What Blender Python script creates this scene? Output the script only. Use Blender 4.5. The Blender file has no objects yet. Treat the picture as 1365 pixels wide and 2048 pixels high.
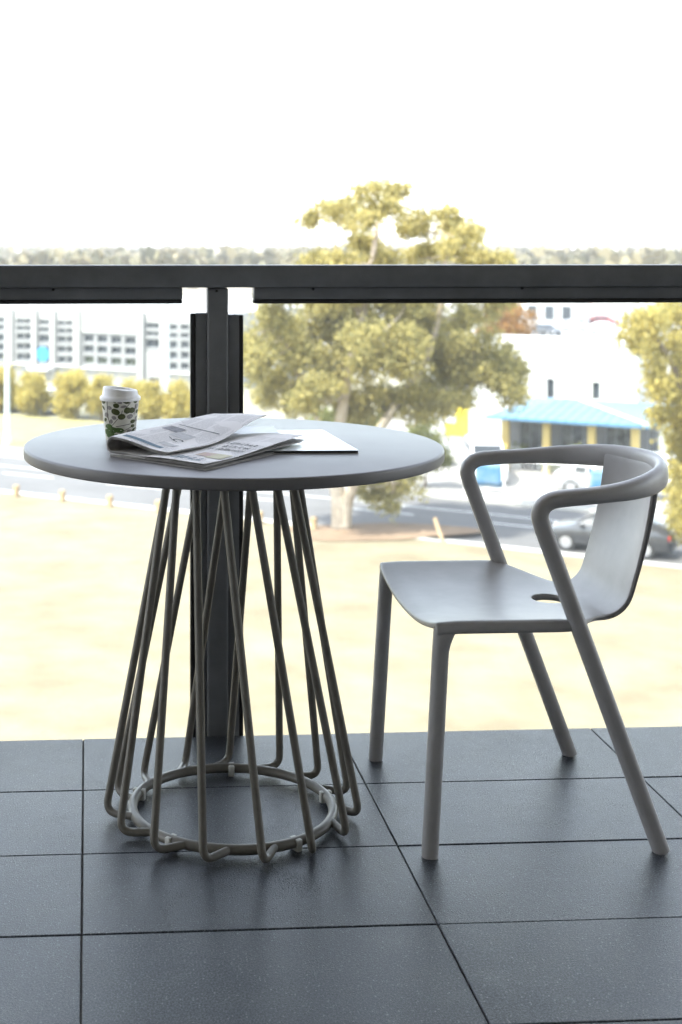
import bpy, bmesh, math, random
from mathutils import Vector, Matrix, noise
from math import sin, cos, pi, radians, sqrt, atan2, exp

sc = bpy.context.scene
COL = sc.collection
RND = random.Random(7)

# ------------------------------------------------------------------ camera
F, CX, CY, H = 2750.0, 339.0, 490.0, 1.13          # measured lens (px of a 1365x2048 frame) and eye height
YAW = radians(-3.41)
cam = bpy.data.cameras.new('camera')
cam_o = bpy.data.objects.new('camera', cam)
COL.objects.link(cam_o)
cam_o.location = (0, 0, H)
cam_o.rotation_euler = (pi / 2, 0, YAW)
cam.sensor_fit = 'VERTICAL'
cam.sensor_height = 36.0
cam.sensor_width = 24.0
cam.lens = F / 2048 * 36
cam.shift_x = (682.5 - CX) / 2048
cam.shift_y = -(1024 - CY) / 2048
cam.clip_start = 0.05
cam.clip_end = 20000
cam.dof.use_dof = True
cam.dof.focus_distance = 2.62
cam.dof.aperture_fstop = 5.2
sc.camera = cam_o

# ------------------------------------------------------------------ sky and sun
SUN_EL, SUN_AZ = radians(60), radians(247)          # azimuth clockwise from +Y: the sun stands behind the viewer, to the left
w = bpy.data.worlds.new('World')
sc.world = w
w.use_nodes = True
wn = w.node_tree.nodes
wl = w.node_tree.links
wn.clear()
sky = wn.new('ShaderNodeTexSky')
sky.sky_type = 'NISHITA'
sky.sun_disc = False
sky.sun_elevation = SUN_EL
sky.sun_rotation = SUN_AZ
sky.altitude = 50
sky.air_density = 1.0
sky.dust_density = 1.0
sky.ozone_density = 1.0
bg = wn.new('ShaderNodeBackground')
bg.inputs['Strength'].default_value = 0.15
wo = wn.new('ShaderNodeOutputWorld')
veil = wn.new('ShaderNodeHueSaturation')              # thin high cloud whitens the whole sky evenly
veil.inputs['Saturation'].default_value = 0.42
wl.new(sky.outputs[0], veil.inputs['Color'])
wl.new(veil.outputs[0], bg.inputs[0])
wl.new(bg.outputs[0], wo.inputs[0])

sun = bpy.data.lights.new('sun', 'SUN')
sun.energy = 2.0
sun.angle = radians(0.6)
sun.color = (1.0, 0.95, 0.86)
sun_o = bpy.data.objects.new('sun', sun)
COL.objects.link(sun_o)
sdir = Vector((sin(SUN_AZ) * cos(SUN_EL), cos(SUN_AZ) * cos(SUN_EL), sin(SUN_EL)))
sun_o.rotation_euler = sdir.to_track_quat('Z', 'Y').to_euler()
sun_o.location = sdir * 60

vs = sc.view_settings
sc.display_settings.display_device = 'sRGB'
vs.view_transform = 'Standard'
vs.look = 'None'
vs.exposure = 2.72
vs.gamma = 1.0
vs.use_curve_mapping = False
sc.render.engine = 'CYCLES'
cy = sc.cycles
cy.use_denoising = True
try:
    cy.denoiser = 'OPENIMAGEDENOISE'
except Exception:
    pass
cy.max_bounces = 10
cy.diffuse_bounces = 5
cy.transparent_max_bounces = 16
cy.caustics_reflective = False
cy.caustics_refractive = False
cy.sample_clamp_indirect = 10

# ------------------------------------------------------------------ places
FW = Vector((sin(-YAW), cos(YAW), 0))
RT = Vector((cos(YAW), sin(YAW), 0))
GZ = -10.0                                           # ground level; the balcony floor is z = 0


def LD(lat, d, z=0.0):
    v = RT * lat + FW * d
    return Vector((v.x, v.y, z))


def PX(px, py, d):
    return LD((px - CX) / F * d, d, H - (py - CY) / F * d)


def GP(px, py, z=GZ):
    d = F * (H - z) / (py - CY)
    return LD((px - CX) / F * d, d, z)


C30, S30, D0 = cos(radians(30)), sin(radians(30)), 57.2


def ST(a, b, z=0.0):
    """street frame: a along the road (to the right), b away from the near kerb, z above the ground"""
    return LD(a * C30 + b * S30, D0 - a * S30 + b * C30, GZ + z)


def st_px(px, b, py=None):
    """a (and height over ground) of the point seen at px, py on the upright plane b"""
    k = (px - CX) / F
    d = (b + D0 * C30) / (C30 + S30 * k)
    lat = k * d
    a = C30 * lat - S30 * (d - D0)
    if py is None:
        return a
    return a, H - (py - CY) / F * d - GZ


ST_ROT = atan2((ST(1, 0) - ST(0, 0)).y, (ST(1, 0) - ST(0, 0)).x)

# ------------------------------------------------------------------ materials
MATS = {}


def mat(name, col, rough=0.5, var=0.0, scale=5.0, metal=0.0, bump=0.0, bscale=40.0, spec=0.5, coat=0.0,
        col2=None, island=False, transl=0.0, detail=5.0, coord='Object', bdist=0.01):
    if name in MATS:
        return MATS[name]
    m = bpy.data.materials.new(name)
    m.use_nodes = True
    nt = m.node_tree
    n, l = nt.nodes, nt.links
    b = n['Principled BSDF']
    out = n['Material Output']
    b.inputs['Base Color'].default_value = (*col, 1)
    b.inputs['Roughness'].default_value = rough
    b.inputs['Metallic'].default_value = metal
    b.inputs['Specular IOR Level'].default_value = spec
    b.inputs['Coat Weight'].default_value = coat
    tc = n.new('ShaderNodeTexCoord')
    vec = tc.outputs[coord] if coord != 'World' else None
    if coord == 'World':
        g = n.new('ShaderNodeNewGeometry')
        vec = g.outputs['Position']
    c2 = col2 if col2 else tuple(c * (1 - var) for c in col)
    if var or col2:
        if island:
            g = n.new('ShaderNodeNewGeometry')
            fac = g.outputs['Random Per Island']
        else:
            t = n.new('ShaderNodeTexNoise')
            t.inputs['Scale'].default_value = scale
            t.inputs['Detail'].default_value = detail
            t.inputs['Roughness'].default_value = 0.6
            l.new(vec, t.inputs['Vector'])
            r = n.new('ShaderNodeValToRGB')
            r.color_ramp.elements[0].position = 0.32
            r.color_ramp.elements[1].position = 0.68
            l.new(t.outputs['Fac'], r.inputs['Fac'])
            fac = r.outputs['Color']
        mx = n.new('ShaderNodeMix')
        mx.data_type = 'RGBA'
        mx.inputs[6].default_value = (*col, 1)
        mx.inputs[7].default_value = (*c2, 1)
        l.new(fac, mx.inputs[0])
        l.new(mx.outputs[2], b.inputs['Base Color'])
        csock = mx.outputs[2]
    else:
        csock = None
    if bump:
        t2 = n.new('ShaderNodeTexNoise')
        t2.inputs['Scale'].default_value = bscale
        t2.inputs['Detail'].default_value = 4
        l.new(vec, t2.inputs['Vector'])
        bp = n.new('ShaderNodeBump')
        bp.inputs['Strength'].default_value = bump
        bp.inputs['Distance'].default_value = bdist
        l.new(t2.outputs['Fac'], bp.inputs['Height'])
        l.new(bp.outputs[0], b.inputs['Normal'])
    if transl:
        tr = n.new('ShaderNodeBsdfTranslucent')
        tr.inputs[0].default_value = (*col, 1)
        if csock:
            l.new(csock, tr.inputs[0])
        ms = n.new('ShaderNodeMixShader')
        ms.inputs[0].default_value = transl
        l.new(b.outputs[0], ms.inputs[1])
        l.new(tr.outputs[0], ms.inputs[2])
        l.new(ms.outputs[0], out.inputs[0])
    MATS[name] = m
    return m


def mat_tile():
    m = bpy.data.materials.new('dark_stone_tile')
    m.use_nodes = True
    n, l = m.node_tree.nodes, m.node_tree.links
    b = n['Principled BSDF']
    g = n.new('ShaderNodeNewGeometry')
    big = n.new('ShaderNodeTexNoise'); big.inputs['Scale'].default_value = 3.0; big.inputs['Detail'].default_value = 6
    l.new(g.outputs['Position'], big.inputs['Vector'])
    fine = n.new('ShaderNodeTexNoise'); fine.inputs['Scale'].default_value = 340.0; fine.inputs['Detail'].default_value = 3
    l.new(g.outputs['Position'], fine.inputs['Vector'])
    vor = n.new('ShaderNodeTexVoronoi'); vor.inputs['Scale'].default_value = 150.0
    l.new(g.outputs['Position'], vor.inputs['Vector'])
    mx = n.new('ShaderNodeMix'); mx.data_type = 'RGBA'
    mx.inputs[6].default_value = (0.040, 0.045, 0.055, 1)
    mx.inputs[7].default_value = (0.063, 0.070, 0.083, 1)
    l.new(big.outputs['Fac'], mx.inputs[0])
    oi = n.new('ShaderNodeObjectInfo')
    hv = n.new('ShaderNodeHueSaturation')
    mr = n.new('ShaderNodeMapRange')
    mr.inputs[3].default_value = 0.88; mr.inputs[4].default_value = 1.12
    l.new(oi.outputs['Random'], mr.inputs[0]); l.new(mr.outputs[0], hv.inputs['Value'])
    l.new(mx.outputs[2], hv.inputs['Color'])
    # pale and dark grit
    r = n.new('ShaderNodeValToRGB')
    r.color_ramp.elements[0].position = 0.36; r.color_ramp.elements[0].color = (0.42, 0.42, 0.42, 1)
    r.color_ramp.elements[1].position = 0.70; r.color_ramp.elements[1].color = (2.0, 2.0, 2.0, 1)
    l.new(fine.outputs['Fac'], r.inputs['Fac'])
    mm = n.new('ShaderNodeMix'); mm.data_type = 'RGBA'; mm.blend_type = 'MULTIPLY'; mm.inputs[0].default_value = 0.75
    l.new(hv.outputs[0], mm.inputs[6]); l.new(r.outputs['Color'], mm.inputs[7])
    # faint pale scuffs
    sc1 = n.new('ShaderNodeTexNoise'); sc1.inputs['Scale'].default_value = 9.0; sc1.inputs['Detail'].default_value = 8; sc1.inputs['Roughness'].default_value = 0.75
    l.new(g.outputs['Position'], sc1.inputs['Vector'])
    r2 = n.new('ShaderNodeValToRGB')
    r2.color_ramp.elements[0].position = 0.54; r2.color_ramp.elements[1].position = 0.85
    r2.color_ramp.elements[1].color = (0.35, 0.35, 0.35, 1)
    l.new(sc1.outputs['Fac'], r2.inputs['Fac'])
    m3 = n.new('ShaderNodeMix'); m3.data_type = 'RGBA'
    m3.inputs[7].default_value = (0.15, 0.16, 0.175, 1)
    l.new(r2.outputs['Color'], m3.inputs[0]); l.new(mm.outputs[2], m3.inputs[6])
    vr = n.new('ShaderNodeValToRGB')
    vr.color_ramp.elements[0].position = 0.10; vr.color_ramp.elements[0].color = (1, 1, 1, 1)
    vr.color_ramp.elements[1].position = 0.22; vr.color_ramp.elements[1].color = (0, 0, 0, 1)
    l.new(vor.outputs['Distance'], vr.inputs['Fac'])
    vm = n.new('ShaderNodeMath'); vm.operation = 'MULTIPLY'
    vt = n.new('ShaderNodeMath'); vt.operation = 'GREATER_THAN'; vt.inputs[1].default_value = 0.72
    vx = n.new('ShaderNodeSeparateColor')
    l.new(vor.outputs['Color'], vx.inputs[0]); l.new(vx.outputs[0], vt.inputs[0])
    l.new(vr.outputs['Color'], vm.inputs[0]); l.new(vt.outputs[0], vm.inputs[1])
    m4 = n.new('ShaderNodeMix'); m4.data_type = 'RGBA'
    m4.inputs[7].default_value = (0.24, 0.25, 0.27, 1)
    l.new(vm.outputs[0], m4.inputs[0]); l.new(m3.outputs[2], m4.inputs[6])
    l.new(m4.outputs[2], b.inputs['Base Color'])
    rr = n.new('ShaderNodeMapRange'); rr.inputs[3].default_value = 0.26; rr.inputs[4].default_value = 0.42
    l.new(big.outputs['Fac'], rr.inputs[0]); l.new(rr.outputs[0], b.inputs['Roughness'])
    b.inputs['Specular IOR Level'].default_value = 0.27
    g1 = n.new('ShaderNodeValToRGB')
    g1.color_ramp.elements[0].position = 0.56; g1.color_ramp.elements[1].position = 0.78
    l.new(fine.outputs['Fac'], g1.inputs['Fac'])
    g2 = n.new('ShaderNodeTexNoise'); g2.inputs['Scale'].default_value = 420.0; g2.inputs['Detail'].default_value = 2
    l.new(g.outputs['Position'], g2.inputs['Vector'])
    ad = n.new('ShaderNodeMath'); ad.operation = 'MULTIPLY_ADD'; ad.inputs[1].default_value = 0.35
    l.new(g2.outputs['Fac'], ad.inputs[0]); l.new(g1.outputs['Color'], ad.inputs[2])
    pat = n.new('ShaderNodeTexNoise'); pat.inputs['Scale'].default_value = 16.0; pat.inputs['Detail'].default_value = 3
    l.new(g.outputs['Position'], pat.inputs['Vector'])
    pr = n.new('ShaderNodeMapRange'); pr.inputs[1].default_value = 0.3; pr.inputs[2].default_value = 0.7
    pr.inputs[3].default_value = 0.25; pr.inputs[4].default_value = 0.9
    l.new(pat.outputs['Fac'], pr.inputs[0])
    bp = n.new('ShaderNodeBump'); bp.inputs['Distance'].default_value = 0.0024
    l.new(pr.outputs[0], bp.inputs['Strength'])
    l.new(ad.outputs[0], bp.inputs['Height']); l.new(bp.outputs[0], b.inputs['Normal'])
    return m


def mat_glass():
    m = bpy.data.materials.new('balustrade_glass')
    m.use_nodes = True
    n, l = m.node_tree.nodes, m.node_tree.links
    n.remove(n['Principled BSDF'])
    out = n['Material Output']
    tp = n.new('ShaderNodeBsdfTransparent'); tp.inputs[0].default_value = (0.965, 0.985, 0.975, 1)
    gl = n.new('ShaderNodeBsdfGlossy'); gl.inputs['Roughness'].default_value = 0.02
    fr = n.new('ShaderNodeFresnel'); fr.inputs[0].default_value = 1.3
    mx = n.new('ShaderNodeMixShader')
    l.new(fr.outputs[0], mx.inputs[0]); l.new(tp.outputs[0], mx.inputs[1]); l.new(gl.outputs[0], mx.inputs[2])
    dust = n.new('ShaderNodeBsdfTranslucent'); dust.inputs[0].default_value = (0.85, 0.85, 0.83, 1)
    t = n.new('ShaderNodeTexNoise'); t.inputs['Scale'].default_value = 4; t.inputs['Detail'].default_value = 6
    tc = n.new('ShaderNodeTexCoord'); l.new(tc.outputs['Object'], t.inputs['Vector'])
    mr = n.new('ShaderNodeMapRange'); mr.inputs[3].default_value = 0.004; mr.inputs[4].default_value = 0.022
    l.new(t.outputs['Fac'], mr.inputs[0])
    m2 = n.new('ShaderNodeMixShader')
    l.new(mr.outputs[0], m2.inputs[0]); l.new(mx.outputs[0], m2.inputs[1]); l.new(dust.outputs[0], m2.inputs[2])
    l.new(m2.outputs[0], out.inputs[0])
    return m


def mat_newsprint(name, seed):
    """newsprint with columns of fine text: u across the page, v along it (metres)"""
    m = bpy.data.materials.new(name)
    m.use_nodes = True
    n, l = m.node_tree.nodes, m.node_tree.links
    b = n['Principled BSDF']
    b.inputs['Roughness'].default_value = 0.85
    b.inputs['Specular IOR Level'].default_value = 0.2
    uv = n.new('ShaderNodeUVMap')
    sp = n.new('ShaderNodeSeparateXYZ'); l.new(uv.outputs[0], sp.inputs[0])

    def math_(op, a, bb=None, c=None):
        k = n.new('ShaderNodeMath'); k.operation = op
        for i, v in enumerate((a, bb, c)):
            if v is None:
                continue
            if isinstance(v, (int, float)):
                k.inputs[i].default_value = v
            else:
                l.new(v, k.inputs[i])
        return k.outputs[0]
    u, v = sp.outputs[0], sp.outputs[1]
    line = math_('GREATER_THAN', math_('FRACT', math_('MULTIPLY', v, 250.0)), 0.5)       # 4 mm leading
    colm = math_('LESS_THAN', math_('FRACT', math_('ADD', math_('MULTIPLY', u, 22.0), 0.2 * seed)), 0.88)
    cmb = n.new('ShaderNodeCombineXYZ')
    l.new(math_('MULTIPLY', u, 900.0), cmb.inputs[0])
    l.new(math_('MULTIPLY', math_('FLOOR', math_('MULTIPLY', v, 250.0)), 7.3), cmb.inputs[1])
    t = n.new('ShaderNodeTexNoise'); t.inputs['Scale'].default_value = 1.0; t.inputs['Detail'].default_value = 1
    l.new(cmb.outputs[0], t.inputs['Vector'])
    ink = math_('GREATER_THAN', t.outputs['Fac'], 0.45)
    big = n.new('ShaderNodeTexNoise'); big.inputs['Scale'].default_value = 18 + seed; big.inputs['Detail'].default_value = 0
    l.new(uv.outputs[0], big.inputs['Vector'])
    area = math_('GREATER_THAN', big.outputs['Fac'], 0.44)
    fac = math_('MULTIPLY', math_('MULTIPLY', line, colm), math_('MULTIPLY', ink, area))
    fac = math_('MULTIPLY', fac, 0.45)
    mx = n.new('ShaderNodeMix'); mx.data_type = 'RGBA'
    mx.inputs[6].default_value = (0.86, 0.845, 0.84, 1)
    mx.inputs[7].default_value = (0.16, 0.16, 0.17, 1)
    l.new(fac, mx.inputs[0]); l.new(mx.outputs[2], b.inputs['Base Color'])
    w1 = n.new('ShaderNodeTexNoise'); w1.inputs['Scale'].default_value = 14; w1.inputs['Detail'].default_value = 3
    l.new(uv.outputs[0], w1.inputs['Vector'])
    bp = n.new('ShaderNodeBump'); bp.inputs['Strength'].default_value = 0.3; bp.inputs['Distance'].default_value = 0.004
    l.new(w1.outputs['Fac'], bp.inputs['Height']); l.new(bp.outputs[0], b.inputs['Normal'])
    tr = n.new('ShaderNodeBsdfTranslucent'); l.new(mx.outputs[2], tr.inputs[0])
    ms = n.new('ShaderNodeMixShader'); ms.inputs[0].default_value = 0.12
    l.new(b.outputs[0], ms.inputs[1]); l.new(tr.outputs[0], ms.inputs[2])
    l.new(ms.outputs[0], n['Material Output'].inputs[0])
    return m


# ------------------------------------------------------------------ mesh helpers
def link(o, parent=None):
    COL.objects.link(o)
    if parent is not None:
        o.parent = parent
    return o


def tag(o, label=None, cat=None, group=None, kind=None):
    if label: o['label'] = label
    if cat: o['category'] = cat
    if group: o['group'] = group
    if kind: o['kind'] = kind
    return o


def empty(name, loc=(0, 0, 0), rz=0.0):
    o = bpy.data.objects.new(name, None)
    o.location = loc
    o.rotation_euler = (0, 0, rz)
    o.empty_display_size = 0.2
    return link(o)


def mesh(name, verts, faces, m, parent=None, smooth=False, uvs=None):
    me = bpy.data.meshes.new(name)
    me.from_pydata([tuple(v) for v in verts], [], faces)
    if uvs:
        ul = me.uv_layers.new(name='UVMap')
        for lp in me.loops:
            ul.data[lp.index].uv = uvs[lp.vertex_index]
    if smooth:
        me.polygons.foreach_set('use_smooth', [True] * len(me.polygons))
    me.materials.append(m)
    me.update()
    return link(bpy.data.objects.new(name, me), parent)


def bm_obj(name, bm, m, parent=None, smooth=False, angle=None):
    me = bpy.data.meshes.new(name)
    bmesh.ops.recalc_face_normals(bm, faces=bm.faces[:])
    bm.to_mesh(me)
    bm.free()
    if smooth:
        me.polygons.foreach_set('use_smooth', [True] * len(me.polygons))
        if angle:
            try:
                me.set_sharp_from_angle(angle=radians(angle))
            except Exception:
                pass
    me.materials.append(m)
    return link(bpy.data.objects.new(name, me), parent)


def add_box(bm, lo, hi, bevel=0.0, seg=1, mtx=None):
    lo, hi = Vector(lo), Vector(hi)
    r = bmesh.ops.create_cube(bm, size=1)
    vs_ = r['verts']
    for v in vs_:
        v.co = Vector(((lo[i] + hi[i]) / 2 + v.co[i] * (hi[i] - lo[i]) for i in range(3)))
    if mtx is not None:
        for v in vs_:
            v.co = mtx @ v.co
    if bevel:
        es = list({e for v in vs_ for e in v.link_edges})
        bmesh.ops.bevel(bm, geom=es, offset=bevel, segments=seg, profile=0.5, affect='EDGES', clamp_overlap=True)


def box(name, lo, hi, m, parent=None, bevel=0.0, seg=2, mtx=None):
    bm = bmesh.new()
    add_box(bm, lo, hi, bevel, seg, mtx)
    return bm_obj(name, bm, m, parent, smooth=bool(bevel), angle=40)


def catmull(pts, n):
    P = [Vector(p) for p in pts]
    out = []
    for i in range(len(P) - 1):
        p0 = P[i - 1] if i else P[0] * 2 - P[1]
        p1, p2 = P[i], P[i + 1]
        p3 = P[i + 2] if i + 2 < len(P) else P[-1] * 2 - P[-2]
        for k in range(n):
            t = k / n
            out.append(0.5 * ((2 * p1) + (-p0 + p2) * t + (2 * p0 - 5 * p1 + 4 * p2 - p3) * t * t + (-p0 + 3 * p1 - 3 * p2 + p3) * t ** 3))
    out.append(P[-1])
    return out


def fillet(pts, rad, n=8):
    """polyline with its inner corners rounded"""
    P = [Vector(p) for p in pts]
    out = [P[0]]
    for i in range(1, len(P) - 1):
        a, b, c = P[i - 1], P[i], P[i + 1]
        r = rad[i - 1] if isinstance(rad, (list, tuple)) else rad
        u, v = (a - b).normalized(), (c - b).normalized()
        ang = u.angle(v)
        t = min(r / math.tan(ang / 2), (a - b).length * 0.49, (c - b).length * 0.49)
        p, q = b + u * t, b + v * t
        for k in range(n + 1):
            s = k / n
            out.append(p * (1 - s) ** 2 + b * 2 * s * (1 - s) + q * s * s)
    out.append(P[-1])
    return out


def rings(path, rad, nseg, up=None, power=2.0):
    """list of vertex rings swept along path; rad: number, (ru, rv) or list of these"""
    P = [Vector(p) for p in path]
    N = len(P)
    out = []
    t_prev = None
    u = None
    for i in range(N):
        t = (P[min(i + 1, N - 1)] - P[max(i - 1, 0)]).normalized()
        if u is None:
            ref = Vector(up) if up is not None else (Vector((0, 0, 1)) if abs(t.z) < 0.9 else Vector((1, 0, 0)))
            u = (ref - t * ref.dot(t)).normalized()
        else:
            q = t_prev.rotation_difference(t)
            u = q @ u
            u = (u - t * u.dot(t)).normalized()
        v = t.cross(u)
        r = rad[i] if isinstance(rad, list) else rad
        ru, rv = r if isinstance(r, tuple) else (r, r)
        ring = []
        for k in range(nseg):
            a = 2 * pi * k / nseg
            c, s = cos(a), sin(a)
            c = math.copysign(abs(c) ** (2 / power), c)
            s = math.copysign(abs(s) ** (2 / power), s)
            ring.append(P[i] + u * (ru * c) + v * (rv * s))
        out.append(ring)
        t_prev = t
    return out


def rings_mesh(rs, cap0=True, cap1=True, closed=False):
    n = len(rs[0])
    V = [v for r in rs for v in r]
    Fc = []
    R = len(rs)
    for i in range(R if closed else R - 1):
        j = (i + 1) % R
        for k in range(n):
            Fc.append((i * n + k, i * n + (k + 1) % n, j * n + (k + 1) % n, j * n + k))
    if not closed:
        if cap0: Fc.append(tuple(range(n))[::-1])
        if cap1: Fc.append(tuple((R - 1) * n + k for k in range(n)))
    return V, Fc


def tube(name, path, rad, m, parent=None, nseg=12, up=None, power=2.0, closed=False):
    V, Fc = rings_mesh(rings(path, rad, nseg, up, power), closed=closed)
    o = mesh(name, V, Fc, m, parent, smooth=True)
    try:
        o.data.set_sharp_from_angle(angle=radians(50))
    except Exception:
        pass
    return o


def lathe(name, prof, m, parent=None, n=64, loc=(0, 0, 0), func=None, angle=45):
    """prof: list of (r, z) from bottom axis to top axis"""
    V, Fc = [], []
    idx = []
    for r, z in prof:
        if r < 1e-6:
            idx.append([len(V)])
            V.append(Vector((0, 0, z)))
        else:
            idx.append(list(range(len(V), len(V) + n)))
            V += [Vector((r * cos(2 * pi * k / n), r * sin(2 * pi * k / n), z)) for k in range(n)]
    for a, b in zip(idx, idx[1:]):
        for k in range(n):
            k2 = (k + 1) % n
            if len(a) == 1 and len(b) == 1:
                continue
            if len(a) == 1:
                Fc.append((a[0], b[k2], b[k]))
            elif len(b) == 1:
                Fc.append((a[k], a[k2], b[0]))
            else:
                Fc.append((a[k], a[k2], b[k2], b[k]))
    if func:
        V = [func(v) for v in V]
    o = mesh(name, V, Fc, m, parent, smooth=True)
    o.location = loc
    try:
        o.data.set_sharp_from_angle(angle=radians(angle))
    except Exception:
        pass
    return o


def sheet(name, pts, m, label=None, kind='structure', thick=0.0):
    n = len(pts)
    V = [Vector(p) for p in pts]
    Fc = [tuple(range(n))]
    if thick:
        V += [Vector((p.x, p.y, p.z - thick)) for p in V[:n]]
        for k in range(n):
            Fc.append((k, k + n, (k + 1) % n + n, (k + 1) % n))
    o = mesh(name, V, Fc, m)
    bm = bmesh.new(); bm.from_mesh(o.data); bmesh.ops.recalc_face_normals(bm, faces=bm.faces[:])
    if not thick:
        for f in bm.faces:
            if f.normal.z < 0:
                f.normal_flip()
    bm.to_mesh(o.data); bm.free()
    return tag(o, label, kind=kind)


# palette ------------------------------------------------------------------
M_TILE = mat_tile()
M_GROUT = mat('grout', (0.060, 0.052, 0.046), 0.9, var=0.4, scale=30, coord='World')
M_SLAB = mat('concrete', (0.38, 0.37, 0.35), 0.85, var=0.2, scale=3, bump=0.2, bscale=30, coord='World')
M_CEIL = mat('white_soffit_paint', (0.50, 0.50, 0.49), 0.8, var=0.06, scale=2, coord='World')
M_WALL = mat('grey_render', (0.27, 0.265, 0.26), 0.85, var=0.08, scale=2, bump=0.15, bscale=120, coord='World')
M_RAIL = mat('charcoal_powder_coat', (0.170, 0.178, 0.187), 0.42, var=0.28, scale=11, bump=0.04, bscale=500, bdist=0.001, spec=0.5)
M_BLACK = mat('black_rubber', (0.012, 0.012, 0.013), 0.6)
M_GLASS = mat_glass()
M_TOP = mat('warm_grey_table_paint', (0.182, 0.177, 0.180), 0.42, var=0.20, scale=5, bump=0.03, bscale=260, bdist=0.001)
M_ROD = mat('grey_brown_rod_paint', (0.180, 0.168, 0.143), 0.42, var=0.22, scale=24, bump=0.06, bscale=200, bdist=0.001)
M_PAD = mat('white_rubber_pad', (0.62, 0.62, 0.58), 0.6, var=0.15, scale=60)
M_CHAIR = mat('grey_moulded_plastic', (0.42, 0.412, 0.412), 0.42, var=0.14, scale=16, bump=0.05, bscale=900, bdist=0.0006)

# ================================================================== STRUCTURE: our balcony and the building it is on
EDGE = 3.153
slab = box('balcony_floor', (-6.0, -1.2, -0.24), (6.0, EDGE - 0.0012, -0.0035), M_GROUT)
tag(slab, 'dark tiled balcony floor under table and chair', kind='structure')
TX0, TDX, TDY, GAP = -0.009, 0.5915, 0.2985, 0.0032
bm = bmesh.new()
add_box(bm, (-TDX / 2 + GAP / 2, -TDY / 2 + GAP / 2, -0.012), (TDX / 2 - GAP / 2, TDY / 2 - GAP / 2, 0.0), 0.0012, 1)
tile_o = bm_obj('tile', bm, M_TILE, slab)
tiles = []
for i in range(-5, 7):
    for j in range(0, 14):
        o = tile_o if not tiles else tile_o.copy()
        if tiles:
            link(o, slab)
        o.location = (TX0 + (i + 0.5) * TDX + RND.uniform(-.0004, .0004), EDGE - (j + 0.5) * TDY, RND.uniform(-.0006, .0004))
        o.rotation_euler = (RND.uniform(-.0009, .0009), RND.uniform(-.0006, .0006), 0)
        tiles.append(o)
o = box('balcony_ceiling', (-7.0, -1.2, 2.72), (7.0, 3.42, 3.0), M_CEIL)
tag(o, 'pale soffit slab over the balcony', kind='structure')
o = box('building_wall', (-14.0, -9.0, GZ - 0.2), (14.0, -1.2, 5.5), M_WALL)
tag(o, 'rendered wall of the building behind the balcony', kind='structure')
o = box('balcony_fascia', (-6.0, EDGE - 0.005, -0.30), (6.0, EDGE + 0.004, -0.012), M_SLAB)
tag(o, 'concrete edge of the balcony slab', kind='structure')

# ---- balustrade
bal = empty('glass_balustrade', (0.302, 3.19, 0))
tag(bal, 'charcoal metal balcony railing with clear glass panes behind the table', 'railing')


def bl(lo, hi):            # world box -> box local to the balustrade
    o_ = Vector((0.302, 3.19, 0))
    return Vector(lo) - o_, Vector(hi) - o_


def bal_box(name, lo, hi, m, bevel=0.0, parent=None, seg=2):
    a, b = bl(lo, hi)
    return box(name, a, b, m, parent or bal, bevel, seg)


RT_Z, RB_Z = 1.0836, 1.0314
bal_box('top_rail', (-5.5, 3.163, RB_Z), (5.5, 3.228, RT_Z), M_RAIL, 0.004)
for (x, z, y) in ((-0.078, RB_Z - .004, 3.1745), (0.525, RB_Z - .004, 3.1745), (1.02, RB_Z - .003, 3.1745), (0.299, RB_Z - .008, 3.1715)):
    bm = bmesh.new()
    bmesh.ops.create_cone(bm, cap_ends=True, segments=10, radius1=.0036, radius2=.0026, depth=.004, matrix=Matrix.Rotation(pi / 2, 4, 'X'))
    o = bm_obj('screw', bm, M_BLACK, bal)
    o.location = Vector((x, y, z)) - Vector((0.302, 3.19, 0))
PXC = 0.302
SPAN = 1.92
for k in (-1, 0, 1):
    xc = PXC + k * SPAN
    p = bal_box('post', (xc - 0.0245, 3.172, -0.22), (xc + 0.0245, 3.222, RB_Z - 0.0006), M_RAIL, 0.006, seg=3)
    box('fixing_plate', *bl((xc - 0.06, EDGE + 0.005, -0.2), (xc + 0.06, 3.171, -0.06)), M_RAIL, p, 0.002)
    # side channels and their black gaskets
    for s in (-1, 1):
        x0, x1 = (xc - 0.0505, xc - 0.0248) if s < 0 else (xc + 0.0248, xc + 0.0505)
        if k == 0 and s > 0:
            pass
        top = 0.972 if s < 0 else 0.968
        ch = bal_box('side_channel', (x0, 3.181, -0.20), (x1, 3.213, top), M_RAIL, 0.0015)
        g0, g1 = (xc - 0.0625, xc - 0.0508) if s < 0 else (xc + 0.0508, xc + 0.0606)
        gm, gM = bl((g0, 3.184, -0.20), (g1, 3.210, top - 0.001))
        box('gasket', gm, gM, M_BLACK, ch, 0.002)
for k in (-1, 0):
    xa, xb = PXC + k * SPAN, PXC + (k + 1) * SPAN
    ch = bal_box('top_channel', (xa + 0.0845, 3.176, 1.0040), (xb - 0.0820, 3.214, RB_Z - 0.0006), M_RAIL, 0.0015)
    gm, gM = bl((xa + 0.0845, 3.179, 0.9935), (xb - 0.0820, 3.211, 1.0037))
    box('gasket', gm, gM, M_BLACK, ch, 0.003)
    gp_ = bal_box('glass_pane', (xa + 0.041, 3.193, -0.16), (xb - 0.046, 3.2015, 1.0165), M_GLASS, 0.0008, seg=1)
    gp_.data.materials.append(mat('polished_glass_edge', (0.16, 0.22, 0.20), 0.15))
    for pl in gp_.data.polygons:
        if abs(pl.normal.y) < .95:
            pl.material_index = 1

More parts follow.
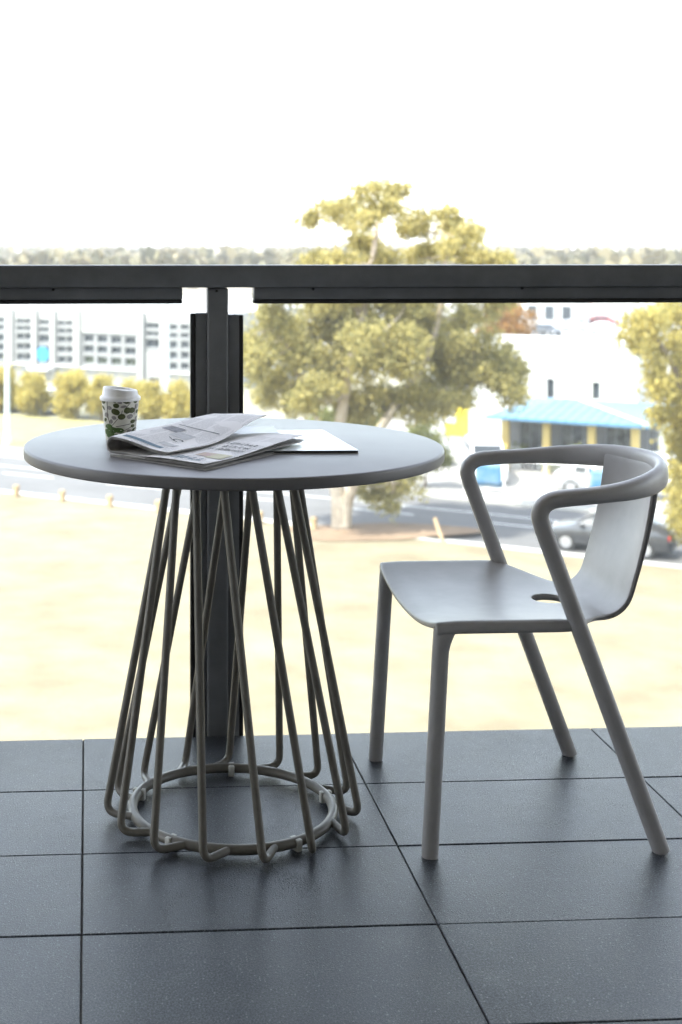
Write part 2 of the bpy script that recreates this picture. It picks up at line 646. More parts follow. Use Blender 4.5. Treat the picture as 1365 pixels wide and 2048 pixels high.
# ================================================================== TABLE
TC = Vector((0.288, 2.721, 0))
table = empty('cafe_table', TC)
tag(table, 'round warm grey metal table on a flared cage of bent rods', 'table')
R_T, Z_T, TH = 0.4135, 0.736, 0.022
prof = [(0, Z_T - TH), (R_T - 0.006, Z_T - TH)]
for k in range(1, 5):
    a = -pi / 2 + k * pi / 8
    prof.append((R_T - 0.004 + 0.004 * cos(a), Z_T - TH + 0.004 + 0.004 * sin(a)))
for k in range(0, 5):
    a = k * pi / 8
    prof.append((R_T - 0.005 + 0.005 * cos(a), Z_T - 0.005 + 0.005 * sin(a)))
prof.append((0, Z_T))
lathe('table_top', prof, M_TOP, table, n=128, angle=60)
RR, RZ = 0.1987, 0.0150
circ = [Vector((RR * cos(2 * pi * k / 72), RR * sin(2 * pi * k / 72), RZ)) for k in range(72)]
tube('base_ring', circ, 0.0098, M_ROD, table, nseg=14, up=(0, 0, 1), closed=True)
circ = [Vector((0.125 * cos(2 * pi * k / 48), 0.125 * sin(2 * pi * k / 48), Z_T - TH - 0.009)) for k in range(48)]
tube('top_ring', circ, 0.0085, M_ROD, table, nseg=12, up=(0, 0, 1), closed=True)


def pol(r, a, z):
    return Vector((r * cos(a), r * sin(a), z))


# azimuths are measured from the viewer's line of sight
base_az = YAW
for k in range(15):
    b = radians(-104 + 24 * k) + base_az
    j = radians(RND.uniform(-1.2, 1.2))
    r0 = 0.2505 + RND.uniform(-.002, .002)
    pts = [pol(0.125, b - radians(22) + j, Z_T - TH - 0.010), pol(r0, b + j, RZ - 0.004), pol(RR - 0.002, b + radians(11.5) + j, RZ + 0.001)]
    path = fillet(pts, 0.023, 9)
    # subdivide the long straight a little so that the transport frame is even
    tube('rod', path, 0.0077, M_ROD, table, nseg=12)
for k in range(5):
    a = radians(16 + 72 * k) + base_az
    bm = bmesh.new()
    add_box(bm, (-0.0125, -0.0062, -RZ + 0.0004), (0.0125, 0.0062, 0.0080), 0.002, 2)
    o = bm_obj('foot_pad', bm, M_PAD, table, smooth=True, angle=40)
    o.location = pol(RR, a, RZ)
    o.rotation_euler = (0, 0, a)

# ================================================================== CHAIR (faces the table, -x)
CC = Vector((0.850, 2.747, 0))
chair = empty('armchair', CC)
tag(chair, 'grey moulded plastic armchair with open arms beside the round table', 'chair')
# rear legs and arm loop are one swept bar, cut into leg / armrest / leg
half = [(.218, -.243, 0.0), (.000, -.2432, .5860), (-.0185, -.2432, .6330)]
near = [Vector((.218 + (.0045 - .218) * t, -.243, .574 * t)) for t in [0, .15, .3, .45, .6, .75, .9, 1.0]]
bend = [(-.0075, -.2435, .606), (-.0125, -.2438, .628), (-.0060, -.2440, .646), (.0120, -.2438, .6565), (.045, -.2425, .6605)]
arm = [(.10, -.2370, .6640), (.161, -.221, .6685), (.217, -.187, .6740), (.262, -.135, .6795), (.290, -.070, .6830)]
loop = catmull([Vector(p) for p in bend + arm] + [Vector((.301, 0, .6845))] + [Vector((x, -y, z)) for x, y, z in reversed(bend + arm)], 6)
full = near[:-1] + catmull([near[-2], near[-1]] + [loop[0]], 6)[6:-1] + loop
mir = near[:-1] + catmull([near[-2], near[-1]] + [loop[0]], 6)[6:-1]
full = full + [Vector((p.x, -p.y, p.z)) for p in reversed(mir)]
LR = []
for p in full:
    # legs round-oval, the arm a little flatter, the back of the loop a taller band
    f = max(0.0, min(1.0, (p.x - .09) / .19)) if p.z > .6 else 0.0
    f = f * f * (3 - 2 * f)
    LR.append((0.0152 - 0.0025 * f, 0.0158 + 0.0085 * f))
rs = rings(full, LR, 20, up=(0, 1, 0), power=2.4)
# with up = y the first radius lies along y on the legs and stays sideways on the arms: swap for the band
NL = len(mir)
V, Fc = rings_mesh(rs[:NL + 1], True, False)
mesh('leg', V, Fc, M_CHAIR, chair, smooth=True)
V, Fc = rings_mesh(rs[NL:-NL], False, False)
mesh('armrest', V, Fc, M_CHAIR, chair, smooth=True)
V, Fc = rings_mesh(rs[-NL - 1:], False, True)
mesh('leg', V, Fc, M_CHAIR, chair, smooth=True)
for o in chair.children:
    if o.name.startswith('leg'):
        o.data.set_sharp_from_angle(angle=radians(60))
# front legs: straight, flaring backwards into the side of the seat
for s in (-1, 1):
    a_, b_ = Vector((-.2185, s * .2400, 0)), Vector((-.1950, s * .2345, .4165))
    path, R = [], []
    for t in [0, .2, .4, .6, .75, .84, .88, .91, .935, .955, .97, .985, 1.0]:
        p = a_.lerp(b_, t)
        fl = max(0.0, (t - .90) / .10) ** 1.6 * .0055
        path.append(p + Vector((fl, 0, 0)))
        R.append((0.0142, 0.0150 + fl))
    tube('leg', path, R, M_CHAIR, chair, nseg=20, up=(0, 1, 0), power=2.6)


def sm(x, a, b):
    t = max(0.0, min(1.0, (x - a) / (b - a)))
    return t * t * (3 - 2 * t)


def seat_pt(s, v):
    """s in metres along the centre profile, v in -1..1 across"""
    R_, x0 = 0.055, 0.150
    L1 = x0 + .212
    th_max = radians(74)
    if s < L1:
        x = -.212 + s
        zc = .4105
        if s < .03:                                   # waterfall lip at the front
            zc -= .010 * (1 - s / .03) ** 2 * (1 - v * v)
    elif s < L1 + R_ * th_max:
        th = (s - L1) / R_
        x, zc = x0 + R_ * sin(th), .4105 + R_ * (1 - cos(th))
    else:
        q = s - L1 - R_ * th_max
        xs, zs = x0 + R_ * sin(th_max), .4105 + R_ * (1 - cos(th_max))
        zc = zs + q * 0.968
        u = (zc - zs) / .23
        x = xs + .0485 * u + .006 * sin(pi * min(u, 1.0))
    if s < L1:
        wd = .2405 + (.1260 - .2405) * sm(x, .045, .162)
    else:
        wd = .1260
    k = 1 - sm(x, .02, .165) if s < L1 else 0.0
    z = zc + .0255 * k * abs(v) ** 2.2 * (.90 + .10 * sm(s, 0, .05))
    if s >= L1:
        x += .0355 * (1 - v * v) * sm(zc, .43, .66) + .014 * sm(zc, .688, .712)
    fr = 1 - sm(s, 0, .05)
    x += fr * (-.004 * (1 - v * v) + .003 * sm(abs(v), .86, 1.0))
    return Vector((x, v * wd, z))


SKIRT = [(.0045, .0022), (.0080, .0070), (.0092, .0150), (.0092, .0250)]


def shell(name, s0, s1, ns, nv, th):
    """the seat pan and back in one surface; along the seat its edges turn down into a side skirt"""
    V, Fc = [], []
    nk = len(SKIRT)
    row = nv + 1 + 2 * nk
    for i in range(ns + 1):
        s_ = s0 + (s1 - s0) * i / ns
        pts = [seat_pt(s_, -1 + 2 * j / nv) for j in range(nv + 1)]
        g = 1 - sm(pts[0].x, .02, .13) if pts[0].z < .45 and s_ < .37 else 0.0
        go, gd = .25 + .75 * g, .22 + .78 * g
        back_ = s_ > .37
        lft, rgt = [], []
        for (o_, d_) in SKIRT:
            if back_:                                  # on the back the edge turns rearwards
                w_ = min(1.0, (s_ - .37) / .05)
                dv = Vector((d_ * gd * w_, 0, -d_ * gd * (1 - w_)))
            else:
                dv = Vector((0, 0, -d_ * gd))
            lft.append(pts[0] + dv + Vector((0, -o_ * go, 0)))
            rgt.append(pts[-1] + dv + Vector((0, o_ * go, 0)))
        V += lft[::-1] + pts + rgt
    for i in range(ns):
        for j in range(row - 1):
            a = i * row + j
            Fc.append((a, a + 1, a + row + 1, a + row))
    o = mesh(name, V, Fc, M_CHAIR, chair, smooth=True)
    so = o.modifiers.new('solid', 'SOLIDIFY')
    so.thickness = th
    so.offset = 1.0
    so.use_even_offset = False
    sb = o.modifiers.new('sub', 'SUBSURF')
    sb.levels = sb.render_levels = 1
    return o


seat = shell('seat', 0.0, .150 + .212 + .055 * radians(74) + .012 + .252, 76, 30, 0.0125)
# hand hole in the seat
bmc = bmesh.new()
bmesh.ops.create_cone(bmc, cap_ends=True, segments=40, radius1=1, radius2=1, depth=0.2)
for v in bmc.verts:
    v.co = Vector((.088 + v.co.x * .035, v.co.y * .036, .41 + v.co.z))
cut = bm_obj('cutter', bmc, M_CHAIR, chair)
bo = seat.modifiers.new('hole', 'BOOLEAN')
bo.operation = 'DIFFERENCE'
bo.object = cut
bo.solver = 'EXACT'
dg = bpy.context.evaluated_depsgraph_get()
me = bpy.data.meshes.new_from_object(seat.evaluated_get(dg))
seat.modifiers.clear()
me.polygons.foreach_set('use_smooth', [True] * len(me.polygons))
vn = [v.normal.copy() for v in me.vertices]


def shell_part(o, keep):
    idx, V, N, Fc = {}, [], [], []
    for p in me.polygons:
        if not keep(p.center):
            continue
        f = []
        for v in p.vertices:
            if v not in idx:
                idx[v] = len(V)
                V.append(tuple(me.vertices[v].co))
                N.append(tuple(vn[v]))
            f.append(idx[v])
        Fc.append(f)
    m2 = bpy.data.meshes.new(o.name)
    m2.from_pydata(V, [], Fc)
    m2.polygons.foreach_set('use_smooth', [True] * len(m2.polygons))
    m2.materials.append(M_CHAIR)
    m2.normals_split_custom_set_from_vertices(N)
    o.data = m2


back = link(bpy.data.objects.new('backrest', bpy.data.meshes.new('backrest')), chair)
shell_part(seat, lambda c: not (c.x > .17 and c.z > .458))
shell_part(back, lambda c: c.x > .17 and c.z > .458)
bpy.data.objects.remove(cut)

# ================================================================== CUP
cup_p = LD(-.099, 2.778, Z_T + 0.0003)
cup = empty('paper_cup', cup_p)
tag(cup, 'takeaway paper cup with green leaf print and white lid on the table', 'cup')
M_CUP = mat('cream_cup_card', (0.76, 0.745, 0.66), 0.55, var=0.08, scale=30)
M_LID = mat('white_lid_plastic', (0.87, 0.87, 0.87), 0.35)
M_LEAF1 = mat('printed_olive', (0.075, 0.090, 0.014), 0.55, var=0.45, scale=300)
M_LEAF2 = mat('printed_green', (0.085, 0.165, 0.030), 0.55, var=0.5, scale=220)
M_LEAF3 = mat('printed_grey', (0.34, 0.32, 0.30), 0.55, var=0.3, scale=300)
M_STEM = mat('printed_brown', (0.09, 0.07, 0.05), 0.55)
RB, RTP, HC = 0.0292, 0.0386, 0.088
lathe('cup_body', [(0, 0.003), (RB - .002, 0.003), (RB - .001, 0), (RB, 0.0), (RB + .0002, .001), (RTP, HC), (RTP - .002, HC), (0, HC)], M_CUP, cup, n=72)


def cup_pt(xc, yc, off=0.0004):
    """print position in the photograph's crop units -> point on the cup wall"""
    t = (yc - 480) / (1560 - 480)
    z = HC * (1 - t)
    r = RB + (RTP - RB) * z / HC
    q = max(-1.45, min(1.45, (xc - 670) / (470 * r / RTP)))
    ph = math.asin(max(-1, min(1, q))) if abs(q) <= 1 else math.copysign(pi / 2 + (abs(q) - 1) * 1.5, q)
    a = -pi / 2 + ph + YAW + atan2(.099, 2.778)
    return Vector(((r + off) * cos(a), (r + off) * sin(a), z))


def leaf_print(name, L, m, off, seed):
    rr = random.Random(seed)
    V, Fc = [], []
    for (x, y, rx, ry) in L:
        c = len(V)
        V.append(cup_pt(x, y, off))
        n = 16
        ro = rr.uniform(-.5, .5)
        for k in range(n):
            a = 2 * pi * k / n
            f = 1 + .16 * cos(a) + rr.uniform(-.05, .05)
            ex, ey = rx * f * cos(a), ry * f * sin(a)
            V.append(cup_pt(x + ex * cos(ro) - ey * sin(ro), y + ex * sin(ro) + ey * cos(ro), off))
        for k in range(n):
            Fc.append((c, c + 1 + k, c + 1 + (k + 1) % n))
    return tag(mesh(name, V, Fc, m, cup), kind='stuff')


extra = random.Random(3)
dark = [(790, 550, 100, 55), (1030, 560, 50, 62), (560, 660, 75, 58), (520, 540, 55, 40), (540, 810, 108, 74), (830, 790, 90, 78),
        (940, 790, 80, 70), (690, 940, 92, 72), (960, 1070, 60, 48), (960, 1180, 45, 40), (1000, 1290, 60, 50), (265, 570, 45, 75),
        (262, 740, 22, 60), (310, 1030, 30, 50), (1065, 830, 28, 50)]
green = [(390, 1190, 85, 70), (450, 1290, 120, 90), (610, 1270, 130, 62), (430, 1410, 100, 66), (700, 1385, 88, 52), (350, 1330, 50, 80), (560, 1420, 70, 50), (860, 1400, 80, 55)]
pale = [(890, 940, 76, 58), (400, 720, 60, 48), (740, 690, 78, 30), (330, 900, 46, 58), (445, 1060, 40, 56), (510, 960, 58, 46), (650, 590, 60, 30), (880, 1310, 70, 60), (1060, 700, 30, 70), (1050, 1010, 40, 70)]
for k in range(14):
    dark.append((extra.choice((-1, 1)) * extra.uniform(560, 640) + 670, extra.uniform(520, 1400), 40, 50))
leaf_print('printed_leaf_pale', pale, M_LEAF3, 0.00030, 1)
leaf_print('printed_leaf_olive', dark, M_LEAF1, 0.00045, 2)
leaf_print('printed_leaf_green', green, M_LEAF2, 0.00060, 5)
stV, stF = [], []
for (x0, y0, x1, y1) in [(480, 1150, 610, 990), (560, 1185, 920, 1120), (740, 1300, 930, 1200), (770, 760, 930, 580), (350, 520, 365, 980), (420, 1120, 360, 900), (700, 870, 720, 780), (1000, 900, 1040, 640)]:
    for k in range(6):
        t0, t1 = k / 6, (k + 1) / 6
        q = [(x0 + (x1 - x0) * t, y0 + (y1 - y0) * t) for t in (t0, t1)]
        c = len(stV)
        dx, dy = (x1 - x0), (y1 - y0)
        L_ = sqrt(dx * dx + dy * dy)
        nx, ny = -dy / L_ * 7, dx / L_ * 7
        stV += [cup_pt(q[0][0] + nx, q[0][1] + ny, .00038), cup_pt(q[1][0] + nx, q[1][1] + ny, .00038), cup_pt(q[1][0] - nx, q[1][1] - ny, .00038), cup_pt(q[0][0] - nx, q[0][1] - ny, .00038)]
        stF.append((c, c + 1, c + 2, c + 3))
tag(mesh('printed_stem', stV, stF, M_STEM, cup), kind='stuff')
LZ = HC - 0.004


def lid_tilt(v):
    z = v.z
    if z > LZ + .008:
        f = (z - LZ - .008) / .012
        z -= f * .10 * (v.x + .01)
    return Vector((v.x, v.y, z))


lid = lathe('lid', [(RTP + .0006, LZ - .003), (RTP + .0022, LZ - .003), (RTP + .0028, LZ), (RTP + .0026, LZ + .0035), (RTP + .0008, LZ + .0050), (RTP - .0004, LZ + .0062),
              (RTP - .0022, LZ + .0075), (RTP - .0040, LZ + .0200), (RTP - .0050, LZ + .0212), (RTP - .0070, LZ + .0210), (RTP - .0082, LZ + .0192), (RTP - .0090, LZ + .0165), (.010, LZ + .0160), (0, LZ + .0160)],
      M_LID, cup, n=72, func=lid_tilt, angle=70)

# ================================================================== NEWSPAPER, MAGAZINE, LEAFLET
A_ = Vector((-.1176, 2.5675)); E1 = Vector((.729, -.684)); E2 = Vector((.580, .8147))
WB, LB = .249, .345
news = empty('newspaper', LD(A_.x, A_.y, Z_T))
tag(news, 'folded newspaper with a loose rounded fold lying on the table', 'newspaper')
news_inv = Matrix.Translation(-news.location)


def np_pt(s, t, z):
    p = A_ + E1 * s + E2 * (t * LB)
    return LD(p.x, p.y, z) - news.location


def bot_z(s, t):
    return Z_T + .0050 + .0068 * sm(s, .01, .17) + .011 * sm(t, .30, .95) * sm(s, .02, .22) + .0010 * sin(9 * t + 14 * s)


def flap_section(t, off, width):
    """points (s, z, shift along the page) from the lower layer round the fold to the flap's free edge"""
    zb = bot_z(.012, t) + .0012 + off
    ht = .031 + .008 * t
    r = ht / 2 - off
    out = []
    for k in range(6):
        out.append((.10 - .088 * k / 5, zb, 0.0))
    cz = zb - off + ht / 2
    for k in range(1, 12):
        a = -pi / 2 - pi * k / 12
        out.append((.014 + r * .95 * cos(a), cz + r * sin(a), .004 * k / 12))
    zt = cz + r
    ze = bot_z(.14, t) + .0060 - off + .030 * sm(t, .40, 1.0)
    N = 18
    for k in range(N + 1):
        u = k / N
        e = u * u * (3 - 2 * u) * .55 + u * .45
        z = zt + (ze - zt) * e + .0016 * sin(u * 7 + t * 5) * u
        out.append((.014 + (width - .014) * u, z, .004 + .018 * u))
    return out


def np_sheet(name, m, f, nt, uvf, thick=.0009):
    V, UV = [], []
    ns = None
    for i in range(nt + 1):
        t = i / nt
        row = f(t)
        ns = len(row)
        for j, (s, z, sh) in enumerate(row):
            V.append(np_pt(s, t + sh / LB, z))
        acc = 0
        for j, (s, z, sh) in enumerate(row):
            if j:
                acc += sqrt((s - row[j - 1][0]) ** 2 + (z - row[j - 1][1]) ** 2)
            UV.append((acc, t * LB))
    Fc = []
    for i in range(nt):
        for j in range(ns - 1):
            a = i * ns + j
            Fc.append((a, a + 1, a + ns + 1, a + ns))
    o = mesh(name, V, Fc, m, news, smooth=True, uvs=UV)
    so = o.modifiers.new('solid', 'SOLIDIFY')
    so.thickness = thick
    so.offset = 0
    es = o.modifiers.new('split', 'EDGE_SPLIT')
    es.split_angle = radians(50)
    return o


M_NP1 = mat_newsprint('newsprint_front', 1)
M_NP2 = mat_newsprint('newsprint_back', 3)
M_NPE = mat('newsprint_edge', (0.50, 0.48, 0.46), 0.9, var=0.35, scale=40)
for k in range(3):
    np_sheet('page', M_NP1 if k == 0 else M_NPE, lambda t, k=k: flap_section(t, .0019 * k, .143 - .004 * k + (.003 if k == 1 else 0) * sin(6 * t)), 22, None, .0008)
for k in range(5):
    def f(t, k=k):
        zz = []
        for q in range(15):
            s = .010 + (WB - .010 - .0030 * ((k * 7) % 3) + .0012 * sin(5 * t + k)) * q / 14
            z = Z_T + .0010 + (bot_z(s, t) - Z_T - .0010) * (0, .12, .45, .62, 1)[k]
            if s > .2 and k > 1:
                z += .0014 * sm(s, .2, WB) * sin(6 * t + 2.2 * k) * .6
            zz.append((s, z, .0015 * sin(3 * k)))
        return zz
    np_sheet('page', M_NP2 if k == 4 else M_NPE, f, 18, None, .0008)
# print on the pages: laid on the paper, as ink
M_INK = mat('dark_ink', (0.05, 0.055, 0.06), 0.8, var=0.4, scale=200)
M_TEAL = mat('teal_ink', (0.16, 0.24, 0.30), 0.8, var=0.3, scale=120)
M_GREYP = mat('grey_photo_ink', (0.33, 0.33, 0.35), 0.8, var=0.5, scale=160)
M_PINK = mat('pink_photo_ink', (0.42, 0.26, 0.30), 0.8, var=0.4, scale=90, col2=(0.55, 0.5, 0.36))
M_YEL = mat('pale_yellow_ink', (0.60, 0.57, 0.42), 0.8, var=0.2, scale=90)


def flap_at(s, t):
    row = flap_section(t, 0.0, .143)[17:]
    for a, b in zip(row, row[1:]):
        if s <= b[0] or b is row[-1]:
            q = (s - a[0]) / (b[0] - a[0])
            return np_pt(s, t + (a[2] + (b[2] - a[2]) * q) / LB, a[1] + (b[1] - a[1]) * q + .0010)


def bot_at(s, t):
    return np_pt(s, t + .0015 * sin(12) / LB, bot_z(s, t) + .0014)


def print_patch(name, f, s0, s1, t0, t1, m, ns=10, nt=10, skew=0.0):
    V, Fc = [], []
    for i in range(nt + 1):
        for j in range(ns + 1):
            s, t = s0 + (s1 - s0) * j / ns, t0 + (t1 - t0) * i / nt + skew * j / ns
            V.append(f(s, t))
    for i in range(nt):
        for j in range(ns):
            a = i * (ns + 1) + j
            Fc.append((a, a + 1, a + ns + 2, a + ns + 1))
    return mesh(name, V, Fc, m, news, smooth=True)


print_patch('printed_band', flap_at, .024, .112, .045, .085, M_TEAL)
print_patch('printed_photo', flap_at, .026, .062, .40, .50, M_GREYP)
print_patch('printed_photo', flap_at, .060, .100, .33, .44, M_GREYP).data.materials[0] = mat('pale_photo_ink', (0.58, 0.58, 0.59), 0.8, var=0.25, scale=160)
print_patch('printed_line', flap_at, .030, .125, .555, .566, M_GREYP)
print_patch('printed_photo', flap_at, .085, .12, .13, .19, mat('pale_photo_ink', (0.47, 0.47, 0.48)))
print_patch('printed_photo', bot_at, .170, .205, .20, .30, M_PINK)
print_patch('printed_photo', bot_at, .200, .238, .17, .30, M_YEL)


def text_on(name, body, f, s_c, t_c, size, m, flip=True):
    """letters laid flat on the paper; upside down for the viewer, as the page lies"""
    cu = bpy.data.curves.new('t', 'FONT')
    cu.body = body
    cu.size = 1.0
    cu.align_x = 'CENTER'
    cu.align_y = 'CENTER'
    o = bpy.data.objects.new('t', cu)
    COL.objects.link(o)
    dgx = bpy.context.evaluated_depsgraph_get()
    me = bpy.data.meshes.new_from_object(o.evaluated_get(dgx))
    bpy.data.objects.remove(o)
    bm_ = bmesh.new(); bm_.from_mesh(me)
    bmesh.ops.subdivide_edges(bm_, edges=[e for e in bm_.edges if e.calc_length() > .3], cuts=2)
    bmesh.ops.triangulate(bm_, faces=bm_.faces[:])
    sg = -1 if flip else 1
    for v in bm_.verts:
        s = s_c + sg * v.co.x * size
        t = t_c + sg * v.co.y * size / LB
        v.co = f(s, t)
    bm_.to_mesh(me); bm_.free()
    me.materials.clear(); me.materials.append(m)
    ob = bpy.data.objects.new(name, me)
    return link(ob, news)


text_on('masthead_lettering', 'THE', bot_at, .186, .095, .040, M_TEAL)
# headline: three lines of letter-sized ink marks, too small in the picture to read
rr = random.Random(11)
V, Fc = [], []
for ln in range(3):
    s = .150 + .004 * ln
    t0 = .40 + ln * .075
    while s < .236 - .004 * ln:
        wl_ = rr.uniform(.0022, .0050)
        if rr.random() < .14:
            s += .004
            continue
        hgt = rr.choice((.030, .030, .042)) 
        shapes = rr.choice(('n', 'o', 'l', 'c'))
        bars = []
        if shapes in 'no':
            bars += [(s, s + wl_ * .3, 0, 1), (s + wl_ * .7, s + wl_, 0, 1), (s, s + wl_, .75, 1)]
            if shapes == 'o':
                bars.append((s, s + wl_, 0, .25))
        elif shapes == 'l':
            bars.append((s, s + wl_ * .35, 0, 1))
            wl_ *= .4
        else:
            bars += [(s, s + wl_ * .3, 0, 1), (s, s + wl_, .75, 1), (s, s + wl_, 0, .25)]
        for (a, b, y0, y1) in bars:
            c = len(V)
            V += [bot_at(a, t0 + hgt * y0), bot_at(b, t0 + hgt * y0), bot_at(b, t0 + hgt * y1), bot_at(a, t0 + hgt * y1)]
            Fc.append((c, c + 1, c + 2, c + 3))
        s += wl_ + .0014
tag(mesh('headline_print', V, Fc, M_INK, news), kind='stuff')
# small round mark with a line on the flap
V, Fc = [], []
for k in range(20):
    a0, a1 = 2 * pi * (k * .82) / 20, 2 * pi * ((k + 1) * .82) / 20
    c = len(V)
    for (a, r) in ((a0, 1), (a1, 1), (a1, .72), (a0, .72)):
        V.append(flap_at(.094 + .010 * r * cos(a), .285 + .030 * r * sin(a)))
    Fc.append((c, c + 1, c + 2, c + 3))
c = len(V)
V += [flap_at(.070, .300), flap_at(.086, .270), flap_at(.086, .264), flap_at(.070, .294)]
Fc.append((c, c + 1, c + 2, c + 3))
mesh('printed_mark', V, Fc, M_INK, news)

M_MAGC = mat('glossy_white_cover', (0.80, 0.82, 0.80), 0.25, col2=(0.68, 0.77, 0.80), scale=6)
M_MAGE = mat('magazine_dark_edge', (0.02, 0.02, 0.024), 0.5)
M_PAPER = mat('paper_pages', (0.70, 0.69, 0.66), 0.8)
mg = [(.3577, 2.597), (.3227, 2.885), (.118, 2.872), (.140, 2.590)]
mo = LD(.24, 2.74, Z_T + .0003)
mag = empty('magazine', mo)
tag(mag, 'white glossy magazine with dark spine lying flat under the newspaper', 'magazine')


def quad_slab(name, q, z0, z1, m, parent, org, inset=0.0):
    c = sum((Vector(p) for p in q), Vector((0, 0))) / 4
    P = [Vector(p) + (c - Vector(p)).normalized() * inset for p in q]
    V = [LD(p.x, p.y, z0) - Vector((org.x, org.y, org.z)) for p in P] + [LD(p.x, p.y, z1) - Vector((org.x, org.y, org.z)) for p in P]
    Fc = [(3, 2, 1, 0), (4, 5, 6, 7)] + [(k, (k + 1) % 4, (k + 1) % 4 + 4, k + 4) for k in range(4)]
    o = mesh(name, V, Fc, m, parent)
    bm_ = bmesh.new(); bm_.from_mesh(o.data); bmesh.ops.recalc_face_normals(bm_, faces=bm_.faces[:])
    bmesh.ops.bevel(bm_, geom=bm_.edges[:], offset=.0003, segments=1, affect='EDGES')
    bm_.to_mesh(o.data); bm_.free()
    return o


zt = Z_T + .0003
quad_slab('page_block', mg, zt + .0008, zt + .0050, M_MAGE, mag, mo, .0012)
quad_slab('cover', mg, zt + .0050, zt + .0060, M_MAGC, mag, mo)
quad_slab('cover', mg, zt, zt + .0008, M_PAPER, mag, mo)
lq = [(.2300, 2.775), (.2230, 2.935), (.060, 2.925), (.085, 2.765)]
lo_ = LD(.15, 2.85, zt + .0061)
lf = empty('leaflet', lo_)
tag(lf, 'pale bluish leaflet lying on the magazine behind the newspaper', 'leaflet')
quad_slab('sheet', lq, zt + .0063, zt + .0072, mat('pale_blue_paper', (0.70, 0.735, 0.76), 0.5, var=0.06, scale=12), lf, lo_)
quad_slab('sheet', [(a - .002, b - .003) for a, b in lq], zt + .0074, zt + .0080, mat('pale_blue_paper', (0.70, 0.735, 0.76)), lf, lo_)
#EXTERIOR
# ================================================================== THE GROUND OUTSIDE
M_GROUND = mat('pale_dusty_ground', (0.26, 0.24, 0.20), 0.95, col2=(0.19, 0.185, 0.13), scale=0.02, coord='World')
M_LAWN = mat('dry_summer_lawn', (0.205, 0.178, 0.115), 0.95, col2=(0.135, 0.110, 0.066), scale=0.5, coord='World', bump=0.6, bscale=14, bdist=0.05, detail=9)
M_VERGE = mat('verge_grass', (0.26, 0.225, 0.105), 0.95, col2=(0.19, 0.18, 0.07), scale=0.5, coord='World', bump=0.6, bscale=14, bdist=0.05)
M_ROAD = mat('asphalt', (0.108, 0.106, 0.108), 0.85, var=0.25, scale=0.5, coord='World', bump=0.2, bscale=40, bdist=0.01)
M_KERB = mat('kerb_concrete', (0.45, 0.44, 0.41), 0.85, var=0.2, scale=1.5, coord='World')
M_PAVE = mat('car_park_concrete', (0.26, 0.25, 0.24), 0.85, var=0.2, scale=0.3, coord='World')
M_LINE = mat('road_paint', (0.72, 0.72, 0.70), 0.7, var=0.2, scale=3, coord='World')
M_SOIL = mat('bare_soil', (0.20, 0.135, 0.085), 0.95, var=0.35, scale=0.7, coord='World')

sheet('ground', [LD(-2500, -300, GZ), LD(3500, -300, GZ), LD(3500, 5000, GZ), LD(-2500, 5000, GZ)], M_GROUND)
# lawn: a gently uneven sheet between our building and the road
def grid_sheet(name, a0, a1, b0, b1, na, nb, z, amp, m):
    V, Fc = [], []
    for i in range(na + 1):
        for j in range(nb + 1):
            a, b = a0 + (a1 - a0) * i / na, b0 + (b1 - b0) * j / nb
            ed = min(1.0, (b1 - b) / 3.0)
            V.append(ST(a, b, z + ed * amp * (noise.noise(Vector((a * .12, b * .12, 1.7))) + .4 * noise.noise(Vector((a * .5, b * .5, 4.2))))))
    for i in range(na):
        for j in range(nb):
            k = i * (nb + 1) + j
            Fc.append((k, k + nb + 1, k + nb + 2, k + 1))
    o = mesh(name, V, Fc, m, smooth=True)
    return tag(o, kind='structure')


grid_sheet('lawn', -45, 50, -55, -0.30, 80, 50, 0.12, 0.10, M_LAWN)
RW = 8.6
sheet('road', [ST(-120, -.05, .012), ST(120, -.05, .012), ST(120, RW + .05, .012), ST(-120, RW + .05, .012)], M_ROAD)
for nm, b0 in (('kerb', -.28), ('kerb', RW + .04)):
    bm = bmesh.new()
    for k in range(-30, 30):
        V0 = [ST(k * 2.0 + .01, b0, 0), ST(k * 2 + 1.99, b0, 0), ST(k * 2 + 1.99, b0 + .24, 0), ST(k * 2 + .01, b0 + .24, 0)]
        lo_v = [bm.verts.new(v) for v in V0]
        hi_v = [bm.verts.new(v + Vector((0, 0, .14))) for v in V0]
        bm.faces.new(hi_v)
        for q in range(4):
            bm.faces.new((lo_v[q], lo_v[(q + 1) % 4], hi_v[(q + 1) % 4], hi_v[q]))
    tag(bm_obj(nm, bm, M_KERB), kind='structure')
for k in range(-12, 8):
    if k in (0, 1):
        pass
bm = bmesh.new()
for k in range(-14, 12):
    vs4 = [bm.verts.new(ST(k * 6 + x, y, .017)) for x, y in ((0, RW * .52), (3, RW * .52), (3, RW * .52 + .13), (0, RW * .52 + .13))]
    bm.faces.new(vs4)
for b in (.55, RW - 2.4):
    vs4 = [bm.verts.new(ST(x, y, .017)) for x, y in ((-100, b), (100, b), (100, b + .12), (-100, b + .12))]
    bm.faces.new(vs4)
tag(bm_obj('road_markings', bm, M_LINE), kind='structure')
sheet('footpath', [ST(-120, RW + .30, .13), ST(120, RW + .30, .13), ST(120, RW + 2.2, .13), ST(-120, RW + 2.2, .13)], M_PAVE)
sheet('verge', [ST(-120, RW + 2.2, .115), ST(-8, RW + 2.2, .115), ST(-8, RW + 14, .115), ST(-120, RW + 14, .115)], M_VERGE)
sheet('car_park', [ST(-8, RW + 2.2, .10), ST(70, RW + 2.2, .10), ST(70, 36, .10), ST(-8, 36, .10)], M_PAVE)
sheet('upper_car_park', [LD(-60, 118, GZ + .02), LD(140, 118, GZ + .02), LD(190, 300, GZ + .02), LD(-90, 300, GZ + .02)], mat('upper_concrete', (0.30, 0.29, 0.275), 0.85, var=0.15, scale=0.1, coord='World'))
